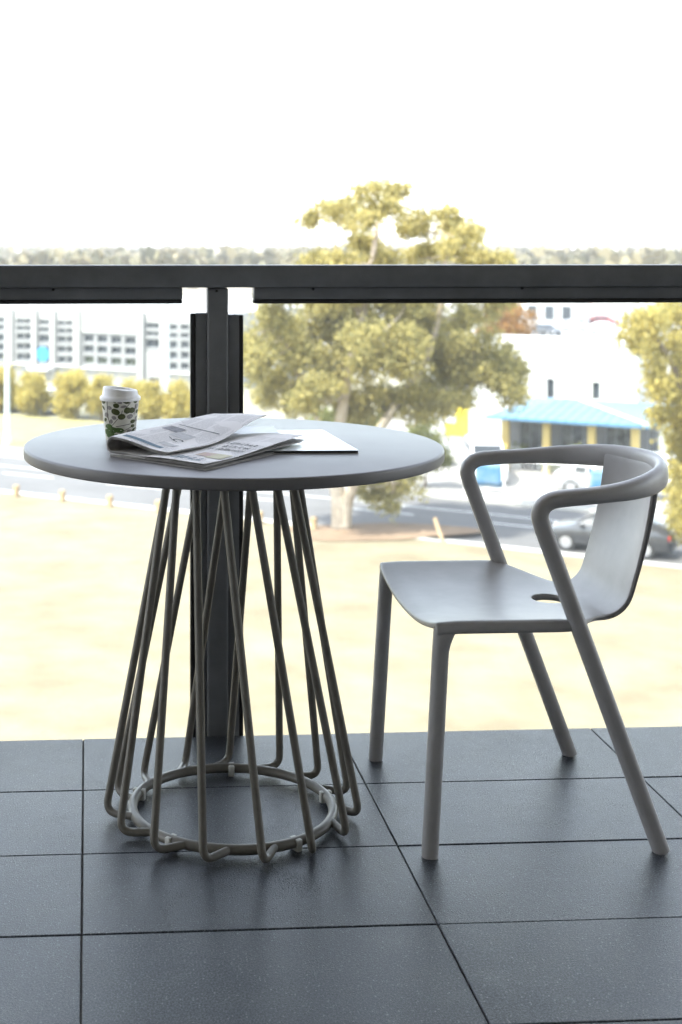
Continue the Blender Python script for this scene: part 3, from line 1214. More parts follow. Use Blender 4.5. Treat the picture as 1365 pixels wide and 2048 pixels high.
p0 = GP(700, 1072)
V = [Vector((p0.x, p0.y, GZ + .20))]
Fc = []
for k in range(28):
    a = 2 * pi * k / 28
    q = LD(3.6 * (1 + .25 * sin(3 * a + 1)) * cos(a), 1.6 * (1 + .2 * sin(2 * a)) * sin(a))
    V.append(Vector((p0.x + q.x + .9, p0.y + q.y, GZ + .16)))
    Fc.append((0, 1 + k, 1 + (k + 1) % 28))
soil = mesh('bare_soil', V, Fc, M_SOIL, smooth=True)
tag(soil, kind='structure')
# lime green grass bank beside the white hall
V, Fc = [], []
for i in range(25):
    for j in range(9):
        a, b = 11.5 + 26 * i / 24, 20.5 + 8.0 * j / 8
        V.append(ST(a, b, .05 + 2.3 * sm(b, 20.5, 27.5) * sm(a, 11.2, 13.5) + .12 * noise.noise(Vector((a, b, 0)))))
for i in range(24):
    for j in range(8):
        k = i * 9 + j
        Fc.append((k, k + 9, k + 10, k + 1))
tag(mesh('grass_bank', V, Fc, mat('fresh_bank_grass', (0.34, 0.36, 0.075), 0.9, col2=(0.42, 0.42, 0.12), scale=0.8, coord='World'), smooth=True), kind='structure')

# ================================================================== BUILDINGS
M_WHITE = mat('white_painted_render', (0.46, 0.46, 0.45), 0.8, var=0.06, scale=0.6, coord='World')
M_OFFW = mat('offwhite_panel', (0.60, 0.60, 0.585), 0.75, var=0.08, scale=0.6, coord='World')
M_FRAME = mat('grey_window_frame', (0.20, 0.21, 0.22), 0.5)
M_PANE = mat('grey_blue_glazing', (0.055, 0.066, 0.078), 0.25, var=0.5, scale=0.4, coord='World', spec=0.25)
M_PANEG = mat('green_blue_glazing', (0.065, 0.085, 0.045), 0.25, var=0.5, scale=0.4, coord='World', spec=0.25)
M_DARK = mat('dark_interior', (0.06, 0.06, 0.065), 0.7)
M_ROOFG = mat('pale_metal_roof', (0.55, 0.56, 0.57), 0.5, var=0.1, scale=0.3, coord='World')


def street_matrix(a, b, z=0.0):
    p = ST(a, b, z)
    return Matrix.Translation(p) @ Matrix.Rotation(ST_ROT, 4, 'Z')


def wall_with_openings(x0, x1, z0, z1, ops, depth):
    """front skin at y = 0 with rectangular openings and their reveals going back by depth"""
    xs = sorted({x0, x1} | {v for o_ in ops for v in o_[:2]})
    zs = sorted({z0, z1} | {v for o_ in ops for v in o_[2:]})
    V, Fc = [], []

    def quad(*p):
        c = len(V)
        V.extend(p)
        Fc.append((c, c + 1, c + 2, c + 3))
    for i in range(len(xs) - 1):
        for j in range(len(zs) - 1):
            cx_, cz_ = (xs[i] + xs[i + 1]) / 2, (zs[j] + zs[j + 1]) / 2
            if any(o_[0] < cx_ < o_[1] and o_[2] < cz_ < o_[3] for o_ in ops):
                continue
            quad((xs[i], 0, zs[j]), (xs[i + 1], 0, zs[j]), (xs[i + 1], 0, zs[j + 1]), (xs[i], 0, zs[j + 1]))
    for (a, b, c, d) in ops:
        quad((a, 0, c), (a, depth, c), (b, depth, c), (b, 0, c))
        quad((a, 0, d), (b, 0, d), (b, depth, d), (a, depth, d))
        quad((a, 0, c), (a, 0, d), (a, depth, d), (a, depth, c))
        quad((b, 0, c), (b, depth, c), (b, depth, d), (b, 0, d))
    return V, Fc


def add_window(parent, a, b, c, d, y, pane_m, frame_m, fw=.07, bars=0):
    bm = bmesh.new()
    for (x0, x1, z0, z1) in ((a, a + fw, c, d), (b - fw, b, c, d), (a + fw, b - fw, c, c + fw), (a + fw, b - fw, d - fw, d)):
        add_box(bm, (x0, y - .04, z0), (x1, y + .03, z1))
    for k in range(bars):
        xm = a + (b - a) * (k + 1) / (bars + 1)
        add_box(bm, (xm - .02, y - .035, c + fw), (xm + .02, y + .02, d - fw))
    f = bm_obj('window', bm, frame_m, parent)
    mesh('pane', [(a + fw * .8, y, c + fw * .8), (b - fw * .8, y, c + fw * .8), (b - fw * .8, y, d - fw * .8), (a + fw * .8, y, d - fw * .8)], [(0, 1, 2, 3)], pane_m, f)
    return f


# ---- long white office building at the left
BB = 43.0
oa = st_px(335, BB)
office = empty('office_building', ST(oa, BB, 0), ST_ROT)
tag(office, 'long white office building with grids of grey windows behind the yellow trees', 'building')


def fz(px, py):
    a, z = st_px(px, BB, py)
    return a - oa, z


ops, wins = [], []


def win(px0, px1, py0, py1, m=None):
    px0, px1, py0, py1 = px0 - 1.4, px1 + 1.4, py0 - 1.9, py1 + 1.9
    x0, za = fz(px0, py0)
    x1, zb = fz(px1, py1)
    _, zt_ = fz((px0 + px1) / 2, py0)
    _, zl = fz((px0 + px1) / 2, py1)
    r = (round(x0, 3), round(x1, 3), round(zl, 3), round(zt_, 3))
    ops.append(r)
    wins.append((r, m or M_PANE))


for (c0, c1) in ((-30, -18), (-4, 8)):
    for r0, hh in ((638, 4), (653, 4), (671, 9), (690, 9), (709, 9)):
        win(c0, c1, r0 - .03 * (36 - c0), r0 + hh)
for (c0, c1) in ((36, 48), (52, 62)):
    for r0, hh in ((640, 4), (654, 4), (668, 9), (688, 9), (708, 10)):
        win(c0, c1, r0, r0 + hh)
for r0, hh in ((642, 4), (657, 4), (671, 12)):
    win(80, 98, r0, r0 + hh)
for (c0, c1) in ((118, 131), (136, 146)):
    for r0, hh in ((644, 4), (659, 5), (674, 9), (694, 9), (714, 10)):
        win(c0, c1, r0, r0 + hh)
for i, (c0, c1) in enumerate(((170, 187), (197, 214), (224, 242), (252, 271))):
    dy = i * 1.6
    win(c0, c1, 671 + dy, 682 + dy)
    win(c0, c1, 692 + dy, 703 + dy)
    win(c0, c1, 713.5 + dy, 725 + dy, M_PANEG)
for r0, hh in ((648, 6), (665, 4), (680, 14)):
    win(294, 318, r0, r0 + hh)
for (c0, c1) in ((342, 354), (364, 377), (392, 404)):
    for r0, hh in ((651, 6), (668, 5), (684, 11), (705, 11), (727, 10)):
        win(c0, c1, r0, r0 + hh)
win(300, 326, 757, 772, M_DARK)
win(50, 66, 745, 760, M_DARK)
x0, _ = fz(-90, 700)
x1, _ = fz(430, 700)
ztop = fz(335, 628)[1]
M_OFFICE = mat('white_office_cladding', (0.30, 0.30, 0.29), 0.8, var=0.08, scale=0.5, coord='World')
M_SPAN = mat('grey_spandrel', (0.22, 0.225, 0.225), 0.7, var=0.15, scale=0.8, coord='World')
V, Fc = wall_with_openings(x0, x1, 0, ztop, ops, .22)
mesh('facade', V, Fc, M_OFFICE, office)
for (pa, pb, ya, yb) in ((-8, 11, 634, 723), (33, 65, 636, 723), (77, 101, 638, 689), (114.5, 149, 640, 728), (166, 275, 666, 735), (291, 321, 645, 699), (338.5, 381, 647, 742)):
    xa, za = fz(pa, yb)
    xb, zb = fz(pb, ya)
    sub = [o_ for o_ in ops if o_[0] > xa and o_[1] < xb and o_[2] > za and o_[3] < zb]
    V, Fc = wall_with_openings(xa, xb, za, zb, sub, .05)
    mesh('spandrel_panel', [(x, y - .055, z) for x, y, z in V], Fc, M_SPAN, office)
for (r, m_) in wins:
    add_window(office, *r, .17, m_, M_FRAME, .05, 1 if r[1] - r[0] > .6 else 0)
box('body', (x0, .24, 0), (x1, 16, ztop - .02), M_OFFICE, office)
box('roof', (x0 + .3, .55, ztop - .015), (x1 - .3, 15.7, ztop + .10), M_ROOFG, office)
for (pa, pb, pt, pr) in ((66, 76, 628, .25), (103, 113, 628, .25), (150, 163, 628, .3), (278, 290, 630, .3), (322, 332, 630, .25), (18, 28, 628, .25)):
    xa, xb = fz(pa, 700)[0], fz(pb, 700)[0]
    box('pilaster', (xa, -pr, 0), (xb, -.003, ztop + .12), M_OFFICE, office, .02, 1)
box('parapet', (fz(164, 700)[0], -.14, fz(220, 667)[1]), (fz(277, 700)[0], -.004, ztop + .25), M_OFFICE, office)
for (pa, pb, py) in ((164, 276, 738), (333, 425, 747), (113, 149, 731), (30, 65, 728)):
    xa, xb = fz(pa, py)[0], fz(pb, py)[0]
    z_ = fz((pa + pb) / 2, py)[1]
    box('ledge', (xa, -.30, z_ - .05), (xb, -.005, z_ + .05), M_OFFW, office)
# blue disc sign on a dark panel
xa, xb = fz(74, 700)[0], fz(102, 700)[0]
za, zb = fz(88, 723)[1], fz(88, 693)[1]
sg = box('sign_panel', (xa, -.10, za), (xb, -.006, zb), mat('dark_sign_panel', (0.02, 0.035, 0.05), 0.5), office)
bm = bmesh.new()
bmesh.ops.create_cone(bm, cap_ends=True, segments=32, radius1=.47 * (xb - xa) * .92, radius2=.47 * (xb - xa) * .92, depth=.06)
for v in bm.verts:
    v.co = Vector(((xa + xb) / 2 + v.co.x, -.135 + v.co.z, (za + zb) / 2 + v.co.y * 1.02))
bm_obj('disc', bm, mat('cyan_sign_paint', (0.03, 0.22, 0.42), 0.4), sg)
box('canopy', (fz(70, 700)[0], -1.1, fz(85, 739)[1]), (fz(110, 700)[0], -.006, fz(85, 733)[1]), M_OFFW, office)

# ---- white hall at the right with two narrow dark windows
HB = 29.0
ha = st_px(1100, HB)
hall = empty('white_hall', ST(ha, HB, 0), ST_ROT)
tag(hall, 'plain white hall with two narrow dark windows behind the blue roofed shop', 'building')
hx1 = st_px(1277, HB) - ha
hx0 = st_px(860, HB) - ha
htop = st_px(1150, HB, 690)[1]
hops = []
for (pa, pb, ya, yb) in ((1094, 1109, 757, 797), (1185, 1200, 764, 799)):
    a0, z1_ = st_px(pa, HB, ya)
    a1, z0_ = st_px(pb, HB, yb)
    hops.append((round(a0 - ha, 3), round(a1 - ha, 3), round(z0_, 3), round(z1_, 3)))
V, Fc = wall_with_openings(hx0, hx1, 0, htop, hops, .25)
mesh('facade', V, Fc, M_WHITE, hall)
for r in hops:
    add_window(hall, *r, .20, M_PANE, mat('dark_window_frame', (0.09, 0.09, 0.10), 0.5), .05)
box('body', (hx0, .27, 0), (hx1, 6.2, htop - .02), M_WHITE, hall)
box('roof', (hx0 + .25, .5, htop - .015), (hx1 - .25, 5.9, htop + .06), M_ROOFG, hall)
box('coping', (hx0 - .05, -.06, htop), (hx1 + .05, .24, htop + .14), M_OFFW, hall)

# ---- blue roofed shop with yellow posts
SB = 17.0
sa = st_px(1012, SB)
shop = empty('shop', ST(sa, SB, 0), ST_ROT)
tag(shop, 'low shop with pale blue hipped roof, yellow posts and glazed front', 'building')
M_BLUE = mat('pale_blue_metal_roof', (0.085, 0.20, 0.32), 0.45, var=0.25, scale=0.7, coord='World')
M_YPOST = mat('yellow_post_paint', (0.56, 0.42, 0.15), 0.6, var=0.15, scale=2, coord='World')
eh = 2.80
bay = [st_px(p, SB) - sa for p in (1012, 1094, 1184, 1271)]
xl, xr = bay[0] - .8, bay[-1] + .75
for x in bay:
    p = box('post', (x - .17, -.17, .11), (x + .17, .17, eh), M_YPOST, shop, .015, 1)
rz = 3.32
V = [(xl, -.75, eh), (xr, -.75, eh), (xr, 8.6, eh), (xl, 8.6, eh), (xl + 2.6, 4.0, rz), (xr - 4.4, 4.0, rz)]
V += [(x, y, z - .14) for x, y, z in V[:4]]
Fc = [(0, 1, 5, 4), (1, 2, 5), (2, 3, 4, 5), (3, 0, 4), (0, 6, 7, 1), (1, 7, 8, 2), (2, 8, 9, 3), (3, 9, 6, 0), (9, 8, 7, 6)]
ro = mesh('roof', V, Fc, M_BLUE, shop)
tube('ridge_cap', [(xr - .02, -.72, eh + .03), (xr - 4.4, 4.0, rz + .03), (xl + 2.6, 4.0, rz + .03)], .07, M_WHITE, ro, 8)
# raised seams of the roof sheets
nsm = 16
for k in range(1, nsm):
    x = xl + (xr - xl) * k / nsm
    if x < xl + 2.6:
        t = (x - xl) / 2.6
    elif x > xr - 4.4:
        t = (xr - x) / 4.4
    else:
        t = 1
    tube('seam', [(x, -.74, eh + .012), (x, -.75 + 4.75 * t, eh + .012 + (rz - eh) * t)], .022, M_BLUE, ro, 4)
# glazed front between the posts, set back under the eaves
gy = 1.6
ops = []
for i in range(len(bay) - 1):
    ops.append((round(bay[i] + .26, 3), round(bay[i + 1] - .26, 3), .35, 2.35))
ops.append((round(bay[-1] + .26, 3), round(bay[-1] + .70, 3), .35, 2.35))
V, Fc = wall_with_openings(xl + .3, xr - .02, 0, eh - .15, ops, .15)
o = mesh('facade', [(x, y + gy, z) for x, y, z in V], Fc, mat('grey_shop_wall', (0.22, 0.22, 0.225), 0.8, var=.2, scale=1, coord='World'), shop)
M_SHOPG = mat('shop_glazing', (0.02, 0.022, 0.026), 0.10, col2=(0.24, 0.25, 0.25), scale=2.2, coord='World', spec=0.6)
for r in ops:
    add_window(shop, *r, gy + .10, M_SHOPG, mat('grey_shop_frame', (0.30, 0.31, 0.32), 0.5), .06, 2)
box('body', (xl + .3, gy + .18, 0), (xr, 8.2, eh - .16), M_OFFW, shop)
# stock and furniture standing outside under the eaves
for k in range(9):
    x = bay[0] + (bay[-1] - bay[0]) * (k + .35) / 9
    bm = bmesh.new()
    hgt = RND.uniform(.5, 1.3)
    add_box(bm, (-.28, -.2, 0), (.28, .2, hgt * .5), .03, 1)
    add_box(bm, (-.24, -.05, hgt * .5), (.24, .15, hgt), .02, 1)
    o = bm_obj('display_stand', bm, [M_OFFW, M_DARK, mat('steel_grey', (0.3, 0.32, 0.35), 0.4)][k % 3], None)
    q = ST(sa + x, SB + .9, .105)
    o.location = q
    o.rotation_euler = (0, 0, ST_ROT)
    nm = ['pale', 'dark', 'steel grey'][k % 3]
    tag(o, '%s display stand under the blue roof, %s from the left' % (nm, ['first', 'second', 'third', 'fourth', 'fifth', 'sixth', 'seventh', 'eighth', 'ninth'][k]), 'display stand', 'stands in front of the shop')

# ---- yellow pylon sign
pa = st_px(914, 15.0)
py_ = empty('pylon_sign', ST(pa, 15.0, .10), ST_ROT)
tag(py_, 'yellow sign panel with a white square on two posts left of the shop', 'sign')
zb_, zt2 = st_px(914, 15, 873)[1], st_px(914, 15, 806)[1]
hw = (st_px(938, 15) - st_px(891, 15)) / 2
box('panel', (-hw, -.07, zb_ - .1), (hw, .07, zt2 - .1), mat('yellow_sign_face', (0.70, 0.56, 0.04), 0.5, var=.1, scale=2), py_, .02, 1)
box('white_square', (-hw + .04, -.085, zb_ + .55), (-hw * .05, -.071, zt2 - .22), M_WHITE, py_)
for s in (-1, 1):
    box('post', (s * hw * .7 - .05, -.05, 0), (s * hw * .7 + .05, .05, zb_ - .101), M_FRAME, py_)

# ---- fence with banners along the far footpath
FB = RW + 2.35
fa0, fa1 = st_px(930, FB), st_px(1262, FB)
fence = empty('mesh_fence', ST(fa0, FB, .10), ST_ROT)
tag(fence, 'white tube fence with blue banners along the far footpath', 'fence')
M_FP = mat('white_fence_tube', (0.70, 0.70, 0.69), 0.5)
M_BAN = mat('blue_banner', (0.035, 0.15, 0.30), 0.6, col2=(0.16, 0.25, 0.33), scale=1.6)
L_ = fa1 - fa0
npn = 4
fh = 1.5
for k in range(npn + 1):
    x = L_ * k / npn
    tube('post', [(x, 0, 0), (x, 0, fh)], .05, M_FP, fence, 8)
for zz in (.12, fh - .04):
    tube('rail', [(0, 0, zz), (L_, 0, zz)], .035, M_FP, fence, 8)
for k in range(1, 40):
    x = L_ * k / 40
    if k % 10:
        tube('picket', [(x, 0, .12), (x, 0, fh - .04)], .012, M_FP, fence, 5)
for (u0, u1, z0, z1) in ((.07, .235, .22, 1.32), (.77, .93, .45, 1.40)):
    V, Fc = [], []
    for i in range(9):
        for j in range(5):
            V.append((L_ * (u0 + (u1 - u0) * i / 8), -.06 - .02 * sin(i * 1.3 + j), z0 + (z1 - z0) * j / 4))
    for i in range(8):
        for j in range(4):
            k = i * 5 + j
            Fc.append((k, k + 5, k + 6, k + 1))
    b_ = mesh('banner', V, Fc, M_BAN, fence, smooth=True)
    so = b_.modifiers.new('s', 'SOLIDIFY'); so.thickness = .006

# ---- timber bollards along the near kerb
M_TIM = mat('weathered_timber', (0.42, 0.30, 0.17), 0.85, var=0.3, scale=3, coord='World')
ordn = ['leftmost', 'second', 'third', 'fourth', 'fifth', 'sixth', 'seventh']
for k, px in enumerate((33, 125, 220, 317, 414, 520, 628)):
    a = st_px(px, -.75)
    bm = bmesh.new()
    add_box(bm, (-.11, -.11, 0), (.11, .11, .52), .03, 1)
    add_box(bm, (-.115, -.115, .40), (.115, .115, .44))
    o = bm_obj('timber_bollard', bm, M_TIM)
    o.location = ST(a, -.75, .10)
    o.rotation_euler = (0, 0, ST_ROT + RND.uniform(-.1, .1))
    tag(o, ('short timber bollard at the lawn edge, %s' % ('leftmost in the row' if k == 0 else ordn[k] + ' from the left')), 'bollard', 'timber bollards along the kerb')
# leaning stake by the kerb
a = st_px(888, -.2)
o = tube('leaning_stake', [ST(a + .12, -.55, .06), ST(a - .35, -.2, .95)], .07, M_TIM, None, 8)
tag(o, 'pale leaning timber stake at the kerb right of the gum tree', 'stake')

# ---- lamp poles
M_POLE = mat('galvanised_pole', (0.50, 0.56, 0.56), 0.45)
for (px, py0, py1, lab, side) in ((15, 892, 600, 'pale street lamp pole at the far left edge', 1), (335, 842, 606, 'pale lamp pole in front of the office building beside the post', -1)):
    b_ = GP(px, py0)
    d_ = F * (H - GZ) / (py0 - CY)
    hh = (py0 - py1) / F * d_
    e = empty('street_lamp', b_)
    tag(e, lab, 'lamp pole')
    tube('pole', [(0, 0, 0), (0, 0, hh * .5), (0, 0, hh)], [.16, .13, .09], M_POLE, e, 12)
    tube('base_plate', [(0, 0, 0), (0, 0, .5)], .22, M_POLE, e, 12)
    tube('arm', fillet([(0, 0, hh - .3), (0, 0, hh + .3), (side * 1.3, -.6, hh + .5)], .3), .05, M_POLE, e, 8)
    bm = bmesh.new()
    add_box(bm, (-.35, -.12, -.06), (.35, .12, .06), .04, 2)
    o = bm_obj('lamp_head', bm, M_POLE, e, smooth=True, angle=40)
    o.location = (side * 1.5, -.7, hh + .5)
    o.rotation_euler = (0, 0, atan2(-.6 * side, 1.3))

# ================================================================== CARS
M_TYRE = mat('tyre_rubber', (0.02, 0.02, 0.02), 0.8)
M_RIM = mat('alloy_rim', (0.5, 0.5, 0.52), 0.3, metal=0.8)
M_CARG = mat('car_glass', (0.02, 0.025, 0.03), 0.06, spec=0.7)
M_LAMP = mat('lamp_lens', (0.7, 0.7, 0.68), 0.15)
M_TAIL = mat('tail_lens', (0.4, 0.03, 0.02), 0.2)


def make_car(loc, rz, paint, label, group, van=False):
    e = empty('parked_car', loc, rz)
    tag(e, label, 'car', group)
    # lengthwise stations: x, half width, belt z, roof z, roof half width
    if van:
        S_ = [(-2.3, .78, .75, .80, .7), (-2.25, .86, 1.05, 1.75, .74), (-1.2, .88, 1.08, 1.92, .76), (.4, .88, 1.06, 1.93, .76), (1.1, .88, 1.03, 1.80, .73), (1.75, .87, .98, 1.06, .70), (2.2, .82, .80, .86, .66), (2.32, .70, .60, .62, .6)]
    else:
        S_ = [(-2.2, .70, .62, .66, .6), (-2.12, .80, .88, .95, .68), (-1.75, .85, .94, 1.18, .64), (-1.1, .87, .95, 1.44, .60), (-.3, .88, .94, 1.49, .60), (.4, .88, .92, 1.43, .60), (1.15, .87, .90, .96, .66), (1.8, .84, .80, .84, .66), (2.12, .76, .66, .69, .62), (2.2, .66, .50, .52, .55)]
    rs = []
    for (x, w_, bz, rz_, rw) in S_:
        rs.append([Vector(p) for p in ((x, -w_ * .9, .24), (x, -w_, .38), (x, -w_, bz - .12), (x, -w_ * .96, bz), (x, -rw, rz_ - .05), (x, -rw * .8, rz_), (x, rw * .8, rz_), (x, rw, rz_ - .05), (x, w_ * .96, bz), (x, w_, bz - .12), (x, w_, .38), (x, w_ * .9, .24))])
    V, Fc = rings_mesh(rs)
    body = mesh('body', V, Fc, paint, e, smooth=True)
    bm = bmesh.new(); bm.from_mesh(body.data); bmesh.ops.recalc_face_normals(bm, faces=bm.faces[:]); bm.to_mesh(body.data); bm.free()
    body.data.polygons.foreach_set('use_smooth', [True] * len(body.data.polygons))
    body.data.set_sharp_from_angle(angle=radians(42))

    def interp(x):
        for q0, q1 in zip(S_, S_[1:]):
            if q0[0] <= x <= q1[0]:
                t = (x - q0[0]) / (q1[0] - q0[0])
                return [q0[i] + (q1[i] - q0[i]) * t for i in range(5)]
        return S_[-1]

    def side_pt(x, f, s):
        _, w_, bz, rz_, rw = interp(x)
        y0, y1 = w_ * .96, rw
        z0, z1 = bz, rz_ - .05
        return Vector((x, s * (y0 + (y1 - y0) * f + .012), z0 + (z1 - z0) * f))
    wins_ = ((-1.9, -.9), (-.8, .35), (.45, 1.25)) if van else ((-1.25, -.45), (-.37, .62))
    for s in (-1, 1):
        for (xa, xb) in wins_:
            n_ = 5
            V = [side_pt(xa + (xb - xa) * i / n_, .10, s) for i in range(n_ + 1)] + [side_pt(xa + (xb - xa) * i / n_, .88, s) for i in range(n_ + 1)]
            Fc = [(i, i + 1, i + n_ + 2, i + n_ + 1) for i in range(n_)]
            mesh('side_window', V, Fc, M_CARG, e)

    def screen(nm, xa, xb):
        V = []
        for x in (xa, xb):
            _, w_, bz, rz_, rw = interp(x)
            for s in (-1, 1):
                V.append(Vector((x, s * rw * .88, rz_ + .010)))
        mesh(nm, V, [(0, 1, 3, 2)], M_CARG, e)
    if van:
        screen('windscreen', 1.16, 1.68); screen('rear_window', -2.24, -2.20)
    else:
        screen('windscreen', .48, 1.10); screen('rear_window', -1.70, -1.16)
    for sx in (-1.38, 1.40):
        for s in (-1, 1):
            wv = empty('wheel_tmp') if False else None
            bm = bmesh.new()
            bmesh.ops.create_cone(bm, cap_ends=True, segments=20, radius1=.32, radius2=.32, depth=.2, matrix=Matrix.Translation((sx, s * .80, .32)) @ Matrix.Rotation(pi / 2, 4, 'X'))
            wh = bm_obj('wheel', bm, M_TYRE, e, smooth=True, angle=40)
            bm = bmesh.new()
            bmesh.ops.create_cone(bm, cap_ends=True, segments=16, radius1=.21, radius2=.19, depth=.03, matrix=Matrix.Translation((sx, s * .912, .32)) @ Matrix.Rotation(pi / 2, 4, 'X'))
            bm_obj('rim', bm, M_RIM, wh)
    for s in (-1, 1):
        q = interp(2.02)
        box('headlight', (1.98, s * q[1] * .78 - .13, q[2] - .16), (2.20, s * q[1] * .78 + .13, q[2] - .02), M_LAMP, e, .03, 1)
        q = interp(-2.12)
        box('tail_light', (-2.20, s * q[1] * .84 - .10, q[2] - .22), (-2.02, s * q[1] * .84 + .10, q[2] - .04), M_TAIL, e, .03, 1)
        box('mirror', (.75, s * .95 - .09, .92), (.92, s * .95 + .09, 1.05), paint, e, .03, 1)
    return e


P_WHITE = mat('white_car_paint', (0.72, 0.72, 0.72), 0.25, coat=0.6)
P_DARK = mat('dark_grey_car_paint', (0.035, 0.037, 0.042), 0.25, coat=0.6)
P_SILV = mat('silver_car_paint', (0.42, 0.43, 0.45), 0.3, coat=0.6, metal=0.3)
P_RED = mat('dark_red_car_paint', (0.22, 0.03, 0.03), 0.3, coat=0.6)
GRP = 'cars parked around the shop'
dk = ST(st_px(1222, 1.9), 1.9, .014)
make_car(dk, ST_ROT + pi, P_DARK, 'dark grey car parked at the near kerb behind the chair', GRP)
make_car(ST(st_px(968, 14.2), 14.2, .102), ST_ROT - 1.15, P_WHITE, 'white van parked between the yellow sign and the shop', GRP, van=True)
make_car(ST(st_px(1322, 16.0), 16.0, .102), ST_ROT - .4, P_WHITE, 'white car beside the right end of the blue roofed shop', GRP)
make_car(ST(st_px(848, 18.0), 18.0, .102), ST_ROT - .9, P_WHITE, 'white car behind the round bush under the gum tree', GRP)
make_car(ST(st_px(1215, 12.8), 12.8, .102), ST_ROT, P_SILV, 'silver car behind the fence banner in front of the shop', GRP)
UG = 'cars in the upper car park'
for k, (px, py, pt, lab, rz_) in enumerate(((1092, 672, P_DARK, 'dark car in the upper car park, nearest to the gum tree', -.6), (1150, 662, P_SILV, 'silver car in the middle of the upper car park', -.2),
                                   (1212, 668, P_WHITE, 'white car in the upper car park left of the right tree', .1), (1208, 652, P_RED, 'dark red car at the back of the upper car park', .2), (1262, 676, P_WHITE, 'white car in the upper car park close behind the right tree', .4))):
    make_car(GP(px, py, GZ + .02) + Vector((0, 0, .002)), ST_ROT + rz_, pt, lab, UG)
make_car(ST(st_px(95, 25.8), 25.8, .117), ST_ROT, P_WHITE, 'white car among the yellow trees below the blue disc sign', GRP)
make_car(ST(st_px(25, 25.8), 25.8, .117), ST_ROT + pi, P_DARK, 'dark car among the yellow trees at the left edge', GRP)

# ================================================================== FAR BUILDINGS
def simple_house(name, c, rz_, L, W_, hgt, rh, wall_m, roof_m, label, cat='house', nwin=4, group=None):
    e = empty(name, c, rz_)
    tag(e, label, cat, group)
    box('wall', (-L / 2, -W_ / 2, 0), (L / 2, W_ / 2, hgt), wall_m, e)
    V = [(-L / 2 - .4, -W_ / 2 - .4, hgt + .02), (L / 2 + .4, -W_ / 2 - .4, hgt + .02), (L / 2 + .4, W_ / 2 + .4, hgt + .02), (-L / 2 - .4, W_ / 2 + .4, hgt + .02), (-L / 2 + .2, 0, hgt + rh), (L / 2 - .2, 0, hgt + rh)]
    mesh('roof', V, [(0, 1, 5, 4), (1, 2, 5), (2, 3, 4, 5), (3, 0, 4), (3, 2, 1, 0)], roof_m, e)
    for k in range(nwin):
        x = -L / 2 + L * (k + .5) / nwin
        ww = L / nwin * .28
        add_window(e, x - ww, x + ww, hgt * .3, hgt * .75, -W_ / 2 - .04, M_PANE, M_FRAME, .08)
    return e


M_TERR = mat('terracotta_roof', (0.36, 0.14, 0.07), 0.8, var=0.2, scale=0.4, coord='World')
M_BRICK = mat('brown_brick', (0.26, 0.15, 0.10), 0.85, var=0.2, scale=0.8, coord='World')
simple_house('terrace_block', GP(1098, 655, GZ), ST_ROT, 9, 8, 4.2, .8, M_WHITE, M_TERR, 'white two storey block with terracotta roof at the back of the car park', 'building', 4)
simple_house('brick_house', GP(1122, 642, GZ), ST_ROT + .2, 8, 7, 2.6, 1.0, M_BRICK, M_TERR, 'low brown brick house with terracotta roof beyond the parked cars', 'house', 3)
far = [(165, 506, 60, 16, 5, 1.5, 'long white shed on the far left skyline'), (385, 512, 70, 20, 5, 1.6, 'long pale warehouse on the skyline left of the gum tree'),
       (470, 516, 60, 20, 5, 1.6, 'pale warehouse roof close above the rail beside the gum tree'), (1175, 510, 55, 16, 6, 1.6, 'white buildings block on the far right skyline'), (60, 509, 40, 14, 4, 2.0, 'small white shed near the left skyline edge'), (1330, 513, 40, 14, 5, 2.0, 'pale shed at the right end of the skyline')]
for (px, py, L, W_, hh, rh, lab) in far:
    simple_house('far_shed', GP(px, py + 12, GZ), 0.1, L * .8, W_, hh + 1.5, rh, M_WHITE, M_ROOFG, lab, 'shed', 5, 'sheds on the skyline')

# ================================================================== TREES
def leaf_mat(name, c1, c2, tl=.50):
    return mat(name, c1, 0.6, col2=c2, island=True, transl=tl, spec=0.3)


M_BARK = mat('pale_gum_bark', (0.44, 0.38, 0.30), 0.85, col2=(0.30, 0.245, 0.18), scale=2.5, coord='World', bump=0.4, bscale=8, bdist=0.03)
M_BARK2 = mat('brown_bark', (0.16, 0.12, 0.08), 0.9, var=0.3, scale=4, coord='World', bump=0.4, bscale=12, bdist=0.02)
L_GUM = leaf_mat('gum_leaf', (0.53, 0.455, 0.165), (0.225, 0.215, 0.090))
L_GUM2 = leaf_mat('gum_leaf_shade_grown', (0.145, 0.145, 0.055), (0.080, 0.095, 0.042))
L_YEL = leaf_mat('yellow_leaf', (0.54, 0.43, 0.12), (0.33, 0.30, 0.09))
L_ORG = leaf_mat('orange_leaf', (0.34, 0.165, 0.045), (0.24, 0.150, 0.050))
L_BUSH = leaf_mat('bush_leaf', (0.25, 0.25, 0.085), (0.14, 0.16, 0.060))
L_FAR = leaf_mat('far_leaf', (0.18, 0.155, 0.075), (0.10, 0.102, 0.055), .2)


